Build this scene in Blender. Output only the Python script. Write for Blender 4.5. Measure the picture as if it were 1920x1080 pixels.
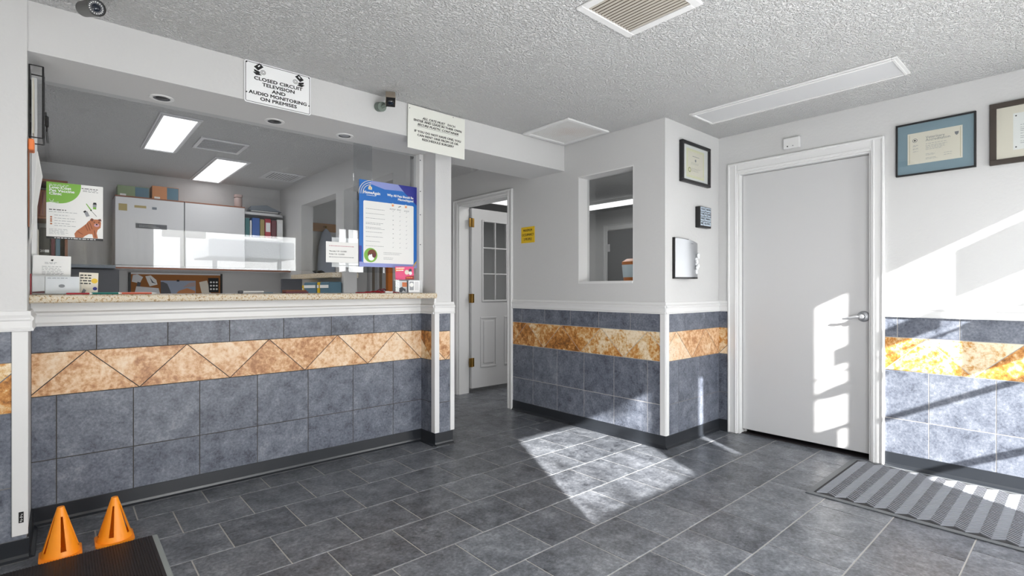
import bpy, math, random
from mathutils import Matrix, Vector
random.seed(7)
for o in list(bpy.data.objects): bpy.data.objects.remove(o)
scene = bpy.context.scene
COL = scene.collection
PI = math.pi

# ------------------------------------------------------------------ camera
cam_d = bpy.data.cameras.new('camera'); cam = bpy.data.objects.new('camera', cam_d); COL.objects.link(cam)
cam.location = (0, 0, 1.171); cam.rotation_euler = (PI/2, 0, -0.7225)
cam_d.sensor_width = 36; cam_d.lens = 18.0; cam_d.shift_y = 3.5/1920; cam_d.clip_start = 0.02
scene.camera = cam
# ------------------------------------------------------------------ world, sun, exposure
scene.view_settings.view_transform = 'Standard'; scene.view_settings.look = 'None'
scene.view_settings.gamma = 1; scene.view_settings.use_curve_mapping = False
scene.view_settings.exposure = 0.88
w = bpy.data.worlds.new('sky'); scene.world = w; w.use_nodes = True
nt = w.node_tree; bg = nt.nodes['Background']
gt = nt.nodes.new('ShaderNodeNewGeometry'); sp = nt.nodes.new('ShaderNodeSeparateXYZ'); rp = nt.nodes.new('ShaderNodeValToRGB')
nt.links.new(gt.outputs['Incoming'], sp.inputs[0])
mth = nt.nodes.new('ShaderNodeMath'); mth.operation = 'MULTIPLY'; mth.inputs[1].default_value = -1
nt.links.new(sp.outputs['Z'], mth.inputs[0]); nt.links.new(mth.outputs[0], rp.inputs[0])
rp.color_ramp.elements[0].color = (1, 0.985, 0.965, 1); rp.color_ramp.elements[1].color = (0.86, 0.91, 1, 1)
nt.links.new(rp.outputs[0], bg.inputs['Color']); bg.inputs['Strength'].default_value = 7.5
sd = bpy.data.lights.new('sun', 'SUN'); sd.energy = 16.5; sd.angle = 0.012; sd.color = (1, 0.97, 0.93)
sun = bpy.data.objects.new('sun', sd); COL.objects.link(sun)
sun.location = (-3, -6, 5)
sun.rotation_euler = Vector((0.465, 0.885, -0.4735)).to_track_quat('-Z', 'Y').to_euler()
def portal(x0, x1, z0, z1):
    d = bpy.data.lights.new('window_portal', 'AREA'); d.shape = 'RECTANGLE'; d.size = x1-x0; d.size_y = z1-z0
    d.cycles.is_portal = True
    o = bpy.data.objects.new('window_portal', d); COL.objects.link(o)
    o.location = ((x0+x1)/2, -0.76, (z0+z1)/2); o.rotation_euler = (PI/2, 0, 0)   # faces +Y
    o.rotation_euler = Vector((0, 1, 0)).to_track_quat('-Z', 'Z').to_euler()
portal(0.25, 2.75, 1.2, 1.93); portal(3.1, 4.12, 0.02, 2.1); portal(-1.5, 0.2, 0.9, 2.1)
CEILING_LAMP = 8.0
def fill_light(name, x0, x1, y0, y1, z, up, energy):  # area fills added to brighten the rooms, without fixtures of their own
    d = bpy.data.lights.new(name, 'AREA'); d.shape = 'RECTANGLE'; d.size = x1-x0; d.size_y = y1-y0; d.energy = energy; d.color = (1, 0.99, 0.98)
    o = bpy.data.objects.new(name, d); COL.objects.link(o); o.location = ((x0+x1)/2, (y0+y1)/2, z); o.rotation_euler = (PI if up else 0, 0, 0)
fill_light('uplight_fill', -1.5, -.4, -.4, 1.7, .5, True, 15)  # added upward fill left of the camera to brighten the ceiling
fill_light('uplight_fill', .0, 3.0, -.55, -.1, .5, True, 8)  # second added upward fill, along the front wall behind the camera
d = bpy.data.lights.new('under_window_fill', 'AREA'); d.shape = 'RECTANGLE'; d.size = 2.4; d.size_y = .8; d.energy = 41  # added area fill below the window, aimed up at the far ceiling
o = bpy.data.objects.new('under_window_fill', d); COL.objects.link(o); o.location = (1.5, -.5, .6); o.rotation_euler = Vector((0.25, .68, .68)).to_track_quat('-Z', 'Z').to_euler()
fill_light('overhead_fill', -1.5, -.3, -.4, 1.0, 2.40, False, 10)  # unseen overhead fill added for the floor and lower walls
fill_light('office_uplight_fill', .2, 2.0, 3.7, 6.0, .5, True, 7)  # upward fill added to lift the office ceiling
fill_light('hall_uplight_fill', 2.4, 3.2, 4.0, 6.5, .4, True, 1.2)  # upward fill added to brighten the hall

# ------------------------------------------------------------------ materials
def s2l(c): return tuple(((v/255)/12.92 if v/255 <= 0.04045 else ((v/255+0.055)/1.055)**2.4) for v in c)
def mk(name, col, rough=0.5, metal=0.0, spec=0.5, emit=None, alpha=None):
    m = bpy.data.materials.new(name); m.use_nodes = True
    b = m.node_tree.nodes['Principled BSDF']
    b.inputs['Base Color'].default_value = (*s2l(col), 1); b.inputs['Roughness'].default_value = rough
    b.inputs['Metallic'].default_value = metal; b.inputs['Specular IOR Level'].default_value = spec
    if emit: b.inputs['Emission Color'].default_value = (*s2l(col), 1); b.inputs['Emission Strength'].default_value = emit
    return m
def N(m, t, **kw):
    n = m.node_tree.nodes.new(t)
    for k, v in kw.items(): setattr(n, k, v)
    return n
def L(m, a, b): m.node_tree.links.new(a, b)
def bump(m, scale, strength, dist=0.002, detail=3, kind='noise'):
    b = m.node_tree.nodes['Principled BSDF']
    tc = N(m, 'ShaderNodeNewGeometry')
    if kind == 'noise':
        n = N(m, 'ShaderNodeTexNoise'); n.inputs['Scale'].default_value = scale; n.inputs['Detail'].default_value = detail; out = n.outputs['Fac']
    else:
        n = N(m, 'ShaderNodeTexVoronoi'); n.inputs['Scale'].default_value = scale; out = n.outputs['Distance']
    L(m, tc.outputs['Position'], n.inputs['Vector'])
    bm = N(m, 'ShaderNodeBump'); bm.inputs['Strength'].default_value = strength; bm.inputs['Distance'].default_value = dist
    L(m, out, bm.inputs['Height']); L(m, bm.outputs[0], b.inputs['Normal'])
    return m
WALL = bump(mk('painted_plaster', (203, 203, 203), 0.6, spec=0.3), 55, 0.35, 0.004)
TRIM = mk('white_gloss_trim', (220, 220, 220), 0.32)
DOORW = mk('white_door_paint', (200, 200, 201), 0.38)
# popcorn ceiling
CEIL = mk('popcorn_texture', (222, 222, 222), 0.85, spec=0.1)
def popcorn(m):
    b = m.node_tree.nodes['Principled BSDF']; g = N(m, 'ShaderNodeNewGeometry')
    n1 = N(m, 'ShaderNodeTexNoise'); n1.inputs['Scale'].default_value = 92; n1.inputs['Detail'].default_value = 2; n1.inputs['Roughness'].default_value = 0.6
    L(m, g.outputs['Position'], n1.inputs['Vector'])
    r = N(m, 'ShaderNodeValToRGB'); r.color_ramp.elements[0].position = 0.38; r.color_ramp.elements[1].position = 0.62
    L(m, n1.outputs['Fac'], r.inputs[0])
    bm = N(m, 'ShaderNodeBump'); bm.inputs['Strength'].default_value = 1.0; bm.inputs['Distance'].default_value = 0.012
    L(m, r.outputs[0], bm.inputs['Height']); L(m, bm.outputs[0], b.inputs['Normal'])
popcorn(CEIL)
def stone(name, stops, scale, rough, rnd_amt, bumps=0.15, warp=0.0, detail=8, spec=0.5):
    m = mk(name, (128, 128, 128), rough, spec=spec); b = m.node_tree.nodes['Principled BSDF']
    g = N(m, 'ShaderNodeNewGeometry'); at = N(m, 'ShaderNodeAttribute', attribute_name='rnd')
    add = N(m, 'ShaderNodeVectorMath', operation='MULTIPLY_ADD')
    L(m, at.outputs['Color'], add.inputs[0]); add.inputs[1].default_value = (19, 23, 31); L(m, g.outputs['Position'], add.inputs[2])
    n = N(m, 'ShaderNodeTexNoise'); n.inputs['Scale'].default_value = scale; n.inputs['Detail'].default_value = detail
    n.inputs['Roughness'].default_value = 0.72; n.inputs['Distortion'].default_value = warp
    L(m, add.outputs[0], n.inputs['Vector'])
    n2 = N(m, 'ShaderNodeTexNoise'); n2.inputs['Scale'].default_value = scale*7; n2.inputs['Detail'].default_value = 5; n2.inputs['Roughness'].default_value = 0.7
    L(m, add.outputs[0], n2.inputs['Vector'])
    mx = N(m, 'ShaderNodeMath', operation='MULTIPLY_ADD'); L(m, n2.outputs['Fac'], mx.inputs[0]); mx.inputs[1].default_value = 0.8
    sb = N(m, 'ShaderNodeMath', operation='SUBTRACT'); L(m, n.outputs['Fac'], sb.inputs[0]); sb.inputs[1].default_value = 0.40
    L(m, sb.outputs[0], mx.inputs[2])
    mr = N(m, 'ShaderNodeMath', operation='MULTIPLY_ADD'); L(m, at.outputs['Fac'], mr.inputs[0]); mr.inputs[1].default_value = rnd_amt; L(m, mx.outputs[0], mr.inputs[2])
    s2 = N(m, 'ShaderNodeMath', operation='SUBTRACT'); L(m, mr.outputs[0], s2.inputs[0]); s2.inputs[1].default_value = rnd_amt/2
    r = N(m, 'ShaderNodeValToRGB'); cr = r.color_ramp
    cr.elements[0].position = stops[0][0]; cr.elements[0].color = (*s2l(stops[0][1]), 1)
    cr.elements[1].position = stops[-1][0]; cr.elements[1].color = (*s2l(stops[-1][1]), 1)
    for p, c in stops[1:-1]:
        e = cr.elements.new(p); e.color = (*s2l(c), 1)
    L(m, s2.outputs[0], r.inputs[0]); L(m, r.outputs[0], b.inputs['Base Color'])
    bm = N(m, 'ShaderNodeBump'); bm.inputs['Strength'].default_value = bumps; bm.inputs['Distance'].default_value = 0.003
    L(m, mx.outputs[0], bm.inputs['Height']); L(m, bm.outputs[0], b.inputs['Normal'])
    return m
SLATE = stone('blue_grey_wall_tile', [(0.27, (62, 66, 76)), (0.40, (88, 93, 105)), (0.50, (101, 106, 118)), (0.60, (113, 118, 129)), (0.76, (136, 140, 149))], 11, 0.42, 0.09)
FLOORT = stone('charcoal_floor_tile', [(0.28, (54, 56, 61)), (0.40, (82, 85, 91)), (0.50, (98, 101, 107)), (0.60, (114, 117, 123)), (0.75, (142, 145, 151))], 9, 0.33, 0.10)
TRAV = stone('travertine_tile', [(0.28, (160, 108, 66)), (0.40, (198, 148, 102)), (0.48, (216, 176, 136)), (0.56, (226, 194, 158)), (0.68, (236, 214, 188)), (0.8, (196, 150, 110))], 5, 0.4, 0.22, warp=0.6)
TRAVO = stone('travertine_tile_orange', [(0.28, (120, 76, 32)), (0.40, (178, 116, 50)), (0.48, (200, 144, 78)), (0.55, (214, 184, 138)), (0.68, (236, 218, 190))], 5, 0.4, 0.26, warp=0.6)
GRANITE = stone('speckled_granite', [(0.26, (50, 42, 36)), (0.38, (158, 122, 76)), (0.46, (206, 190, 160)), (0.54, (226, 220, 206)), (0.63, (172, 158, 138)), (0.72, (232, 228, 220))], 80, 0.15, 0.0, detail=4)
GROUTD = mk('dark_grout', (70, 66, 62), 0.9); GROUTL = bump(mk('pale_grout', (176, 172, 168), 0.9), 60, 0.3)
GROUTM = mk('mid_grout', (118, 116, 116), 0.9)
BASEM = bump(mk('black_rubber_base', (38, 41, 46), 0.3), 4, 0.2, 0.004)
BLACK = mk('black_plastic', (24, 24, 26), 0.4); INK = mk('black_ink', (18, 18, 20), 0.6)
GREYINK = mk('grey_ink', (120, 122, 126), 0.7); LINEINK = mk('pale_print', (150, 152, 156), 0.8)
PAPER = mk('white_paper', (232, 232, 230), 0.7); CREAM = mk('cream_paper', (224, 217, 202), 0.7)
SIGNW = mk('white_sign_enamel', (238, 239, 240), 0.35); SIGNC = mk('ivory_sign_board', (226, 227, 220), 0.5)
YEL = mk('yellow_plastic', (226, 186, 22), 0.4); BRASS = mk('aged_brass', (150, 118, 62), 0.3, 0.9)
STEEL = mk('brushed_steel', (172, 174, 178), 0.45, 0.8); CHROME = mk('chrome', (215, 215, 218), 0.15, 1.0)
DKGREY = mk('dark_grey_plastic', (72, 74, 80), 0.45); GUNMETAL = mk('gunmetal_housing', (66, 66, 64), 0.35, 0.3)
ORANGE = mk('orange_cone_plastic', (255, 152, 26), 0.42); OLIVE = mk('olive_grey_plastic', (108, 120, 112), 0.5)
TAUPE = mk('taupe_metal', (158, 146, 132), 0.4, 0.3)
BLUE = mk('poster_blue', (22, 104, 186), 0.45); NAVY = mk('poster_navy', (40, 46, 140), 0.45); LILAC = mk('poster_lilac', (140, 150, 208), 0.45)
GREEN = mk('leaf_green_print', (122, 176, 66), 0.5); DOGB = mk('brown_dog_print', (176, 108, 72), 0.6); DOGD = mk('dark_brown_print', (112, 62, 44), 0.6)
RED = mk('dark_red_plastic', (150, 34, 44), 0.45); PK0 = mk('muted_rose_print', (196, 150, 158), 0.6); PINK = mk('pink_print', (226, 82, 128), 0.5); ORNP = mk('orange_print', (238, 130, 70), 0.5)
TEAL = mk('teal_barrel', (40, 116, 108), 0.4); CORAL = mk('coral_barrel', (214, 108, 84), 0.4)
BOARDB = mk('slate_blue_mat_board', (122, 146, 158), 0.7); CORK = bump(mk('cork', (158, 104, 58), 0.85), 150, 0.5)
WOODD = mk('dark_walnut', (58, 50, 44), 0.4); WOODO = mk('oak_wood', (182, 140, 98), 0.5); BROWN = mk('brown_book_cloth', (134, 82, 56), 0.6)
MATG = mk('grey_mat_pile', (132, 134, 140), 0.9, spec=0.1); MATR = mk('grey_mat_rubber', (96, 99, 102), 0.55); MATD = mk('mat_groove', (50, 50, 52), 0.95)
MATB = mk('black_ribbed_rubber', (40, 36, 38), 0.5); MATS = mk('worn_grey_edge', (150, 156, 154), 0.6)
TUBE = mk('lit_diffuser', (255, 255, 255), 0.5, emit=.9); TUBE2 = mk('lit_strip', (255, 255, 255), 0.5, emit=.8)
DIFF = mk('unlit_acrylic_diffuser', (206, 207, 209), 0.25); CABW = mk('white_laminate', (206, 206, 208), 0.35)
BLUEB = mk('blue_binder', (50, 96, 170), 0.5); TEALB = mk('teal_binder', (58, 120, 124), 0.5); OLIVEB = mk('ochre_binder', (166, 148, 92), 0.5)
REDB = mk('red_binder', (178, 52, 66), 0.5); MAROON = mk('maroon_binder', (104, 44, 54), 0.5)
CLOTH = mk('cream_curtain', (226, 222, 206), 0.9, spec=0.1); COAT = mk('pale_blue_coat', (178, 186, 200), 0.9, spec=0.1)
RUST = mk('orange_rust_tub', (206, 118, 42), 0.5); PALEB = mk('pale_label', (206, 222, 230), 0.6)
STUCCO = mk('exterior_stucco', (225, 222, 215), 0.9); ASPH = mk('exterior_concrete', (168, 168, 165), 0.9); LEAF = mk('tree_leaf', (60, 84, 40), 0.8)
BARK = mk('tree_bark', (86, 70, 56), 0.9); DULLB = mk('slate_blue_shelf', (110, 118, 128), 0.5); VENTD = mk('dusty_vent_slat', (176, 170, 160), 0.6)
def glassm(name, tint=(1, 1, 1), ior=1.5, boost=1.0):
    m = bpy.data.materials.new(name); m.use_nodes = True; nt = m.node_tree; nt.nodes.clear()
    o = nt.nodes.new('ShaderNodeOutputMaterial'); mx = nt.nodes.new('ShaderNodeMixShader'); f = nt.nodes.new('ShaderNodeFresnel'); f.inputs[0].default_value = ior
    t = nt.nodes.new('ShaderNodeBsdfTransparent'); t.inputs[0].default_value = (*tint, 1); g = nt.nodes.new('ShaderNodeBsdfGlossy'); g.inputs['Roughness'].default_value = 0.0
    ge = nt.nodes.new('ShaderNodeNewGeometry'); mm = nt.nodes.new('ShaderNodeMath'); mm.operation = 'MULTIPLY_ADD'   # pane seen from its far side keeps the same reflectance
    nt.links.new(ge.outputs['Backfacing'], mm.inputs[0]); mm.inputs[1].default_value = 1/ior-ior; mm.inputs[2].default_value = ior; nt.links.new(mm.outputs[0], f.inputs[0])
    nt.links.new(f.outputs[0], mx.inputs[0]); nt.links.new(t.outputs[0], mx.inputs[1]); nt.links.new(g.outputs[0], mx.inputs[2]); nt.links.new(mx.outputs[0], o.inputs[0])
    return m
GLASS = glassm('clear_glass', (0.96, 0.97, 0.97)); ACRYL = glassm('clear_acrylic', (0.93, 0.94, 0.95), 1.49)
DARKLENS = mk('dark_lens_glass', (26, 34, 46), 0.05)

# ------------------------------------------------------------------ mesh helpers
class MB:
    """collects shapes in a local frame (u right, v up, n towards the viewer) and links them as one mesh"""
    def __init__(s, M=None): s.v = []; s.f = []; s.mi = []; s.r = []; s.mats = []; s.M = M or Matrix.Identity(4); s.rnd = 0.5; s.sm = []
    def mid(s, m):
        if m not in s.mats: s.mats.append(m)
        return s.mats.index(m)
    def add(s, vs, fs, m, smooth=False, T=None):
        b = len(s.v); M = s.M if T is None else s.M @ T
        s.v += [M @ Vector(p) for p in vs]; k = s.mid(m)
        for f in fs: s.f.append([b+i for i in f]); s.mi.append(k); s.r.append(s.rnd); s.sm.append(smooth)
        return s
    def box(s, a, b, m, T=None):
        x0, y0, z0 = a; x1, y1, z1 = b
        vs = [(x0,y0,z0),(x1,y0,z0),(x1,y1,z0),(x0,y1,z0),(x0,y0,z1),(x1,y0,z1),(x1,y1,z1),(x0,y1,z1)]
        return s.add(vs, [(0,3,2,1),(4,5,6,7),(0,1,5,4),(1,2,6,5),(2,3,7,6),(3,0,4,7)], m, T=T)
    def bbox(s, a, b, m, c=0.004, T=None):
        """box with chamfered edges"""
        c = min(c, *[abs(b[i]-a[i])*0.45 for i in range(3)])
        lo = a; hi = b; vs = []; idx = {}
        for sx in (0, 1):
            for sy in (0, 1):
                for sz in (0, 1):
                    base = [hi[0] if sx else lo[0], hi[1] if sy else lo[1], hi[2] if sz else lo[2]]
                    sg = [1 if sx else -1, 1 if sy else -1, 1 if sz else -1]
                    for ax in range(3):
                        p = [base[i] - (sg[i]*c if i != ax else 0) for i in range(3)]
                        idx[(sx, sy, sz, ax)] = len(vs); vs.append(tuple(p))
        fs = []
        def k(t, ax): return idx[(*t, ax)]
        for ax in range(3):
            o = [i for i in range(3) if i != ax]
            for sd in (0, 1):
                ts = []
                for (p, q) in ((0,0),(1,0),(1,1),(0,1)):
                    t = [0,0,0]; t[ax] = sd; t[o[0]] = p; t[o[1]] = q; ts.append(tuple(t))
                fs.append([k(t, ax) for t in ts])
        for ax in range(3):
            o = [i for i in range(3) if i != ax]
            for p in (0, 1):
                for q in (0, 1):
                    t0 = [0,0,0]; t0[o[0]] = p; t0[o[1]] = q; t1 = list(t0); t1[ax] = 1
                    t0 = tuple(t0); t1 = tuple(t1)
                    fs.append([k(t0, o[0]), k(t0, o[1]), k(t1, o[1]), k(t1, o[0])])
        for sx in (0,1):
            for sy in (0,1):
                for sz in (0,1): fs.append([k((sx,sy,sz), 0), k((sx,sy,sz), 1), k((sx,sy,sz), 2)])
        s.fix = True
        return s.add(vs, fs, m, T=T)
    def prism(s, poly, z0, z1, m, T=None):
        """poly in (u,v), extruded along n"""
        n = len(poly); vs = [(p[0], p[1], z0) for p in poly]+[(p[0], p[1], z1) for p in poly]
        fs = [tuple(range(n-1, -1, -1)), tuple(range(n, 2*n))]+[(i, (i+1) % n, n+(i+1) % n, n+i) for i in range(n)]
        return s.add(vs, fs, m, T=T)
    def extr(s, prof, u0, u1, m, T=None):
        """profile (n,v) swept along u"""
        n = len(prof); vs = [(u0, p[1], p[0]) for p in prof]+[(u1, p[1], p[0]) for p in prof]
        fs = [tuple(range(n)), tuple(range(2*n-1, n-1, -1))]+[(i, n+i, n+(i+1) % n, (i+1) % n) for i in range(n)]
        return s.add(vs, fs, m, T=T)
    def lathe(s, prof, m, seg=24, T=None, skip=None, close=True):
        """profile (r, z) around local z"""
        vs = []; fs = []
        for r, z in prof:
            for k in range(seg): a = 2*PI*k/seg; vs.append((r*math.cos(a), r*math.sin(a), z))
        for i in range(len(prof)-1):
            for k in range(seg):
                if skip and skip(i, k): continue
                a = i*seg+k; b = i*seg+(k+1) % seg
                fs.append((a, b, b+seg, a+seg))
        if close:
            if prof[0][0] > 1e-5: fs.append(tuple(range(seg-1, -1, -1)))
            if prof[-1][0] > 1e-5: fs.append(tuple((len(prof)-1)*seg+k for k in range(seg)))
        return s.add(vs, fs, m, smooth=True, T=T)
    def cyl(s, p, q, r, m, seg=16, r2=None):
        p = Vector(p); q = Vector(q); d = q-p
        T = Matrix.Translation(p) @ d.to_track_quat('Z', 'Y').to_matrix().to_4x4()
        return s.lathe([(r, 0), (r if r2 is None else r2, d.length)], m, seg, T)
    def tube(s, pts, r, m, seg=8):
        for a, b in zip(pts, pts[1:]): s.cyl(a, b, r, m, seg)
        return s
    def ball(s, c, r, m, seg=16, sc=(1, 1, 1)):
        T = Matrix.Translation(c) @ Matrix.Diagonal((*sc, 1))
        prof = [(max(r*math.sin(PI*i/10), 1e-6), -r*math.cos(PI*i/10)) for i in range(11)]
        return s.lathe(prof, m, seg, T, close=False)
    def disc(s, c, r, z0, z1, m, seg=20, sy=1.0):
        return s.prism([(c[0]+r*math.cos(2*PI*k/seg), c[1]+sy*r*math.sin(2*PI*k/seg)) for k in range(seg)], z0, z1, m)
    def txt(s, body, u, v, size, m, n=0.001, align='CENTER', spacing=1.0, shear=0, bold=0.0, sx=1.0, rot=0, th=0.0006):
        c = bpy.data.curves.new('t', 'FONT'); c.body = body; c.size = size; c.align_x = align; c.align_y = 'CENTER'
        c.space_line = spacing; c.shear = shear; c.extrude = th; c.resolution_u = 2
        o = bpy.data.objects.new('t', c); COL.objects.link(o); dg = bpy.context.evaluated_depsgraph_get(); dg.update()
        me = bpy.data.meshes.new_from_object(o.evaluated_get(dg))
        for k, (du, dv) in enumerate(((-bold, -bold*.6), (bold, -bold*.6), (bold, bold*.6), (-bold, bold*.6)) if bold > 0 else ((0, 0),)):
            T = Matrix.Translation((u+du, v+dv, n+k*.00002)) @ Matrix.Rotation(rot, 4, 'Z') @ Matrix.Diagonal((sx, 1, 1, 1))
            s.add([tuple(x.co) for x in me.vertices], [tuple(p.vertices) for p in me.polygons], m, T=T)
        bpy.data.objects.remove(o); bpy.data.curves.remove(c); bpy.data.meshes.remove(me)
        return s
    def lines(s, u0, u1, vs, m, n=0.001, h=0.0018, jit=0.35):
        """rows of illegibly small print"""
        for v in vs:
            u = u0; end = u1-(u1-u0)*jit*random.random()
            while u < end:
                wd = random.uniform(0.006, 0.018); s.box((u, v-h/2, n-0.0006), (min(u+wd, end), v+h/2, n), m); u += wd+0.0035
        return s
    def build(s, name, parent=None, origin=None, smooth=False):
        me = bpy.data.meshes.new(name)
        if parent is not None: loc = Vector(WL[parent.name]) 
        elif origin is not None: loc = Vector(origin)
        else:
            xs = [p.x for p in s.v]; ys = [p.y for p in s.v]; zs = [p.z for p in s.v]
            loc = Vector(((min(xs)+max(xs))/2, (min(ys)+max(ys))/2, min(zs)))
        me.from_pydata([tuple(p-loc) for p in s.v], [], s.f)
        for m in s.mats: me.materials.append(m)
        me.polygons.foreach_set('material_index', s.mi); me.polygons.foreach_set('use_smooth', s.sm)
        if any(abs(r-0.5) > 1e-6 for r in s.r):
            at = me.attributes.new('rnd', 'FLOAT_COLOR', 'CORNER'); data = []
            for p in me.polygons:
                r = s.r[p.index]
                for _ in range(p.loop_total): data += [r, r, r, 1]
            at.data.foreach_set('color', data)
        me.update()
        if getattr(s, 'fix', False) or s.M.to_3x3().determinant() < 0:
            import bmesh
            b = bmesh.new(); b.from_mesh(me); bmesh.ops.recalc_face_normals(b, faces=b.faces[:]); b.to_mesh(me); b.free()
        o = bpy.data.objects.new(name, me); COL.objects.link(o)
        if parent is not None: o.parent = parent; WL[o.name] = tuple(loc)
        else: o.location = loc; WL[o.name] = tuple(loc)
        if any(s.sm):
            try: me.set_sharp_from_angle(angle=0.7)
            except Exception: pass
        return o
WL = {}
def thing(name, label, cat, loc, group=None):
    o = bpy.data.objects.new(name, None); COL.objects.link(o); o.location = loc; WL[o.name] = tuple(loc); o.empty_display_size = 0.1
    o['label'] = label; o['category'] = cat
    if group: o['group'] = group
    return o
def tag(o, label, cat, group=None):
    o['label'] = label; o['category'] = cat
    if group: o['group'] = group
    return o
def struct(o): o['kind'] = 'structure'; return o
def frame(o, u, n):
    """wall frame: origin, u axis (right as seen), n axis (towards viewer), v = up"""
    u = Vector(u); n = Vector(n); v = n.cross(u); M = Matrix.Identity(4)
    for i, a in enumerate((u, v, n)):
        for j in range(3): M[j][i] = a[j]
    M.translation = Vector(o); return M
# frames: v comes out as +Z for these
def FY(x, y, z): return frame((x, y, z), (1, 0, 0), (0, -1, 0))      # on a wall facing the counter's customers (-Y)
def FX(x, y, z): return frame((x, y, z), (0, -1, 0), (-1, 0, 0))     # on a wall facing -X

# ------------------------------------------------------------------ room numbers
H = 2.44; YC, YP, YB = 3.46, 3.262, 3.085; XW, XD, YJ = 3.335, 4.149, 2.08
Yf = -0.6; BB = 2.2185; YBK = 3.53; YR = 6.87; XP = 2.10; XL = -0.11

# ---- floor: every tile a raised slab over the grout bed
def in_room(x, y):
    return True
def build_floor():
    b = MB(); b.box((-1.7, -0.75, -0.05), (6.75, 7.0, -0.002), GROUTL)
    px, py = 0.3195, 0.317; g = 0.0028
    for k in range(-13, 14):
        y1 = 3.532-py*k; y0 = y1-py
        off = 0.295+0.15*k
        n0 = int((-1.7-off)/px)-1
        for n in range(n0, n0+30):
            x0 = off+px*n; x1 = x0+px
            if x1 > 6.75 or x0 < -1.7 or y1 > 7.0 or y0 < -0.75: continue
            b.rnd = random.random()
            b.add([(x0+g, y0+g, -0.002), (x1-g, y0+g, -0.002), (x1-g, y1-g, -0.002), (x0+g, y1-g, -0.002),
                   (x0+g+.0012, y0+g+.0012, 0), (x1-g-.0012, y0+g+.0012, 0), (x1-g-.0012, y1-g-.0012, 0), (x0+g+.0012, y1-g-.0012, 0)],
                  [(4, 5, 6, 7), (0, 1, 5, 4), (1, 2, 6, 5), (2, 3, 7, 6), (3, 0, 4, 7)], FLOORT)
    return struct(b.build('floor', origin=(0, 0, 0)))
build_floor()
# ceiling
b = MB(); b.box((-1.7, -0.75, H), (6.75, 7.0, H+0.1), CEIL); struct(b.build('ceiling', origin=(0, 0, H)))
b = MB(); b.box((-1.7, YB, BB), (XW, YBK, H), WALL); beam = struct(b.build('wall_header'))

# ---- tiled wainscot
def clip(poly, lim, side):
    out = []
    for i in range(len(poly)):
        a = poly[i]; c = poly[(i+1) % len(poly)]
        ia = (a[0] >= lim) if side > 0 else (a[0] <= lim); ic = (c[0] >= lim) if side > 0 else (c[0] <= lim)
        if ia: out.append(a)
        if ia != ic:
            t = (lim-a[0])/(c[0]-a[0]); out.append((lim, a[1]+t*(c[1]-a[1])))
    return out
def inset(poly, d):
    n = len(poly); out = []
    for i in range(n):
        p0 = Vector(poly[i-1]); p1 = Vector(poly[i]); p2 = Vector(poly[(i+1) % n])
        e1 = (p1-p0); e2 = (p2-p1)
        if e1.length < 1e-5 or e2.length < 1e-5: return None
        e1.normalize(); e2.normalize(); n1 = Vector((-e1.y, e1.x)); n2 = Vector((-e2.y, e2.x))
        q = n1+n2; dd = 1+n1.dot(n2)
        if dd < 1e-3: return None
        out.append(tuple(p1+q*(d/dd)))
    ar = sum(out[i-1][0]*out[i][1]-out[i][0]*out[i-1][1] for i in range(n))/2
    return out if ar > 1e-5 else None
def wainscot(parent, M, u0, u1, jl, jt, za, pitch=0.313, zp=0.445, trav=None, grout=GROUTM, zs=(0.09, 0.32, 0.64, 0.858, 1.0), name='tile_wainscot'):
    trav = trav or TRAV
    b = MB(M); b.box((u0, zs[0], 0), (u1, zs[4], 0.0045), grout)
    def tile(poly, m):
        poly = clip(poly, u0, 1); 
        if len(poly) > 2: poly = clip(poly, u1, -1)
        if len(poly) < 3: return
        cl = [poly[0]]
        for p in poly[1:]:
            if (Vector(p)-Vector(cl[-1])).length > 1e-4: cl.append(p)
        if (Vector(cl[0])-Vector(cl[-1])).length < 1e-4: cl.pop()
        if len(cl) < 3: return
        a = inset(cl, 0.0014)
        if a is None: return
        c = inset(cl, 0.0024) or a
        if len(c) != len(a): c = a
        b.rnd = random.uniform(0.02, 0.98); n = len(a)
        vs = [(p[0], p[1], 0.002) for p in a]+[(p[0], p[1], 0.006) for p in c]
        fs = [tuple(range(n, 2*n))]+[(i, (i+1) % n, n+(i+1) % n, n+i) for i in range(n)]
        b.add(vs, fs, m)
    def row(z0, z1, j):
        n = math.floor((u0-j)/pitch)
        while j+n*pitch < u1:
            a = j+n*pitch; tile([(a, z0), (a+pitch, z0), (a+pitch, z1), (a, z1)], SLATE); n += 1
    row(zs[0], zs[1], jl); row(zs[1], zs[2], jl); row(zs[3], zs[4], jt)
    n = math.floor((u0-za)/zp)-1
    while za+n*zp-zp < u1:
        a = za+n*zp; h = zp/2
        tile([(a-h, zs[2]), (a+h, zs[2]), (a, zs[3])], trav)
        tile([(a, zs[3]), (a+h, zs[2]), (a+zp, zs[3])], trav); n += 1
    return b.build(name, parent)
BASEP = [(0, 0), (0.026, 0), (0.024, 0.004), (0.012, 0.012), (0.009, 0.024), (0.008, 0.09), (0.005, 0.095), (0, 0.095)]
def base(name, M, u0, u1): b = MB(M); b.extr(BASEP, u0, u1, BASEM); return struct(b.build(name))
RAILP = [(0, 0.992), (0.020, 0.992), (0.022, 1.0), (0.017, 1.008), (0.017, 1.036), (0.022, 1.042), (0.022, 1.05), (0.012, 1.062), (0.007, 1.078), (0, 1.08)]
def rail(parent, M, u0, u1, prof=RAILP, name='chair_rail'): b = MB(M); b.extr(prof, u0, u1, TRIM); return b.build(name, parent)
FASC = [(0, 0.990), (0.026, 0.990), (0.028, 1.0), (0.020, 1.008), (0.020, 1.036), (0.028, 1.046), (0.028, 1.056), (0.016, 1.064), (0.014, 1.108), (0, 1.108)]
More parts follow.
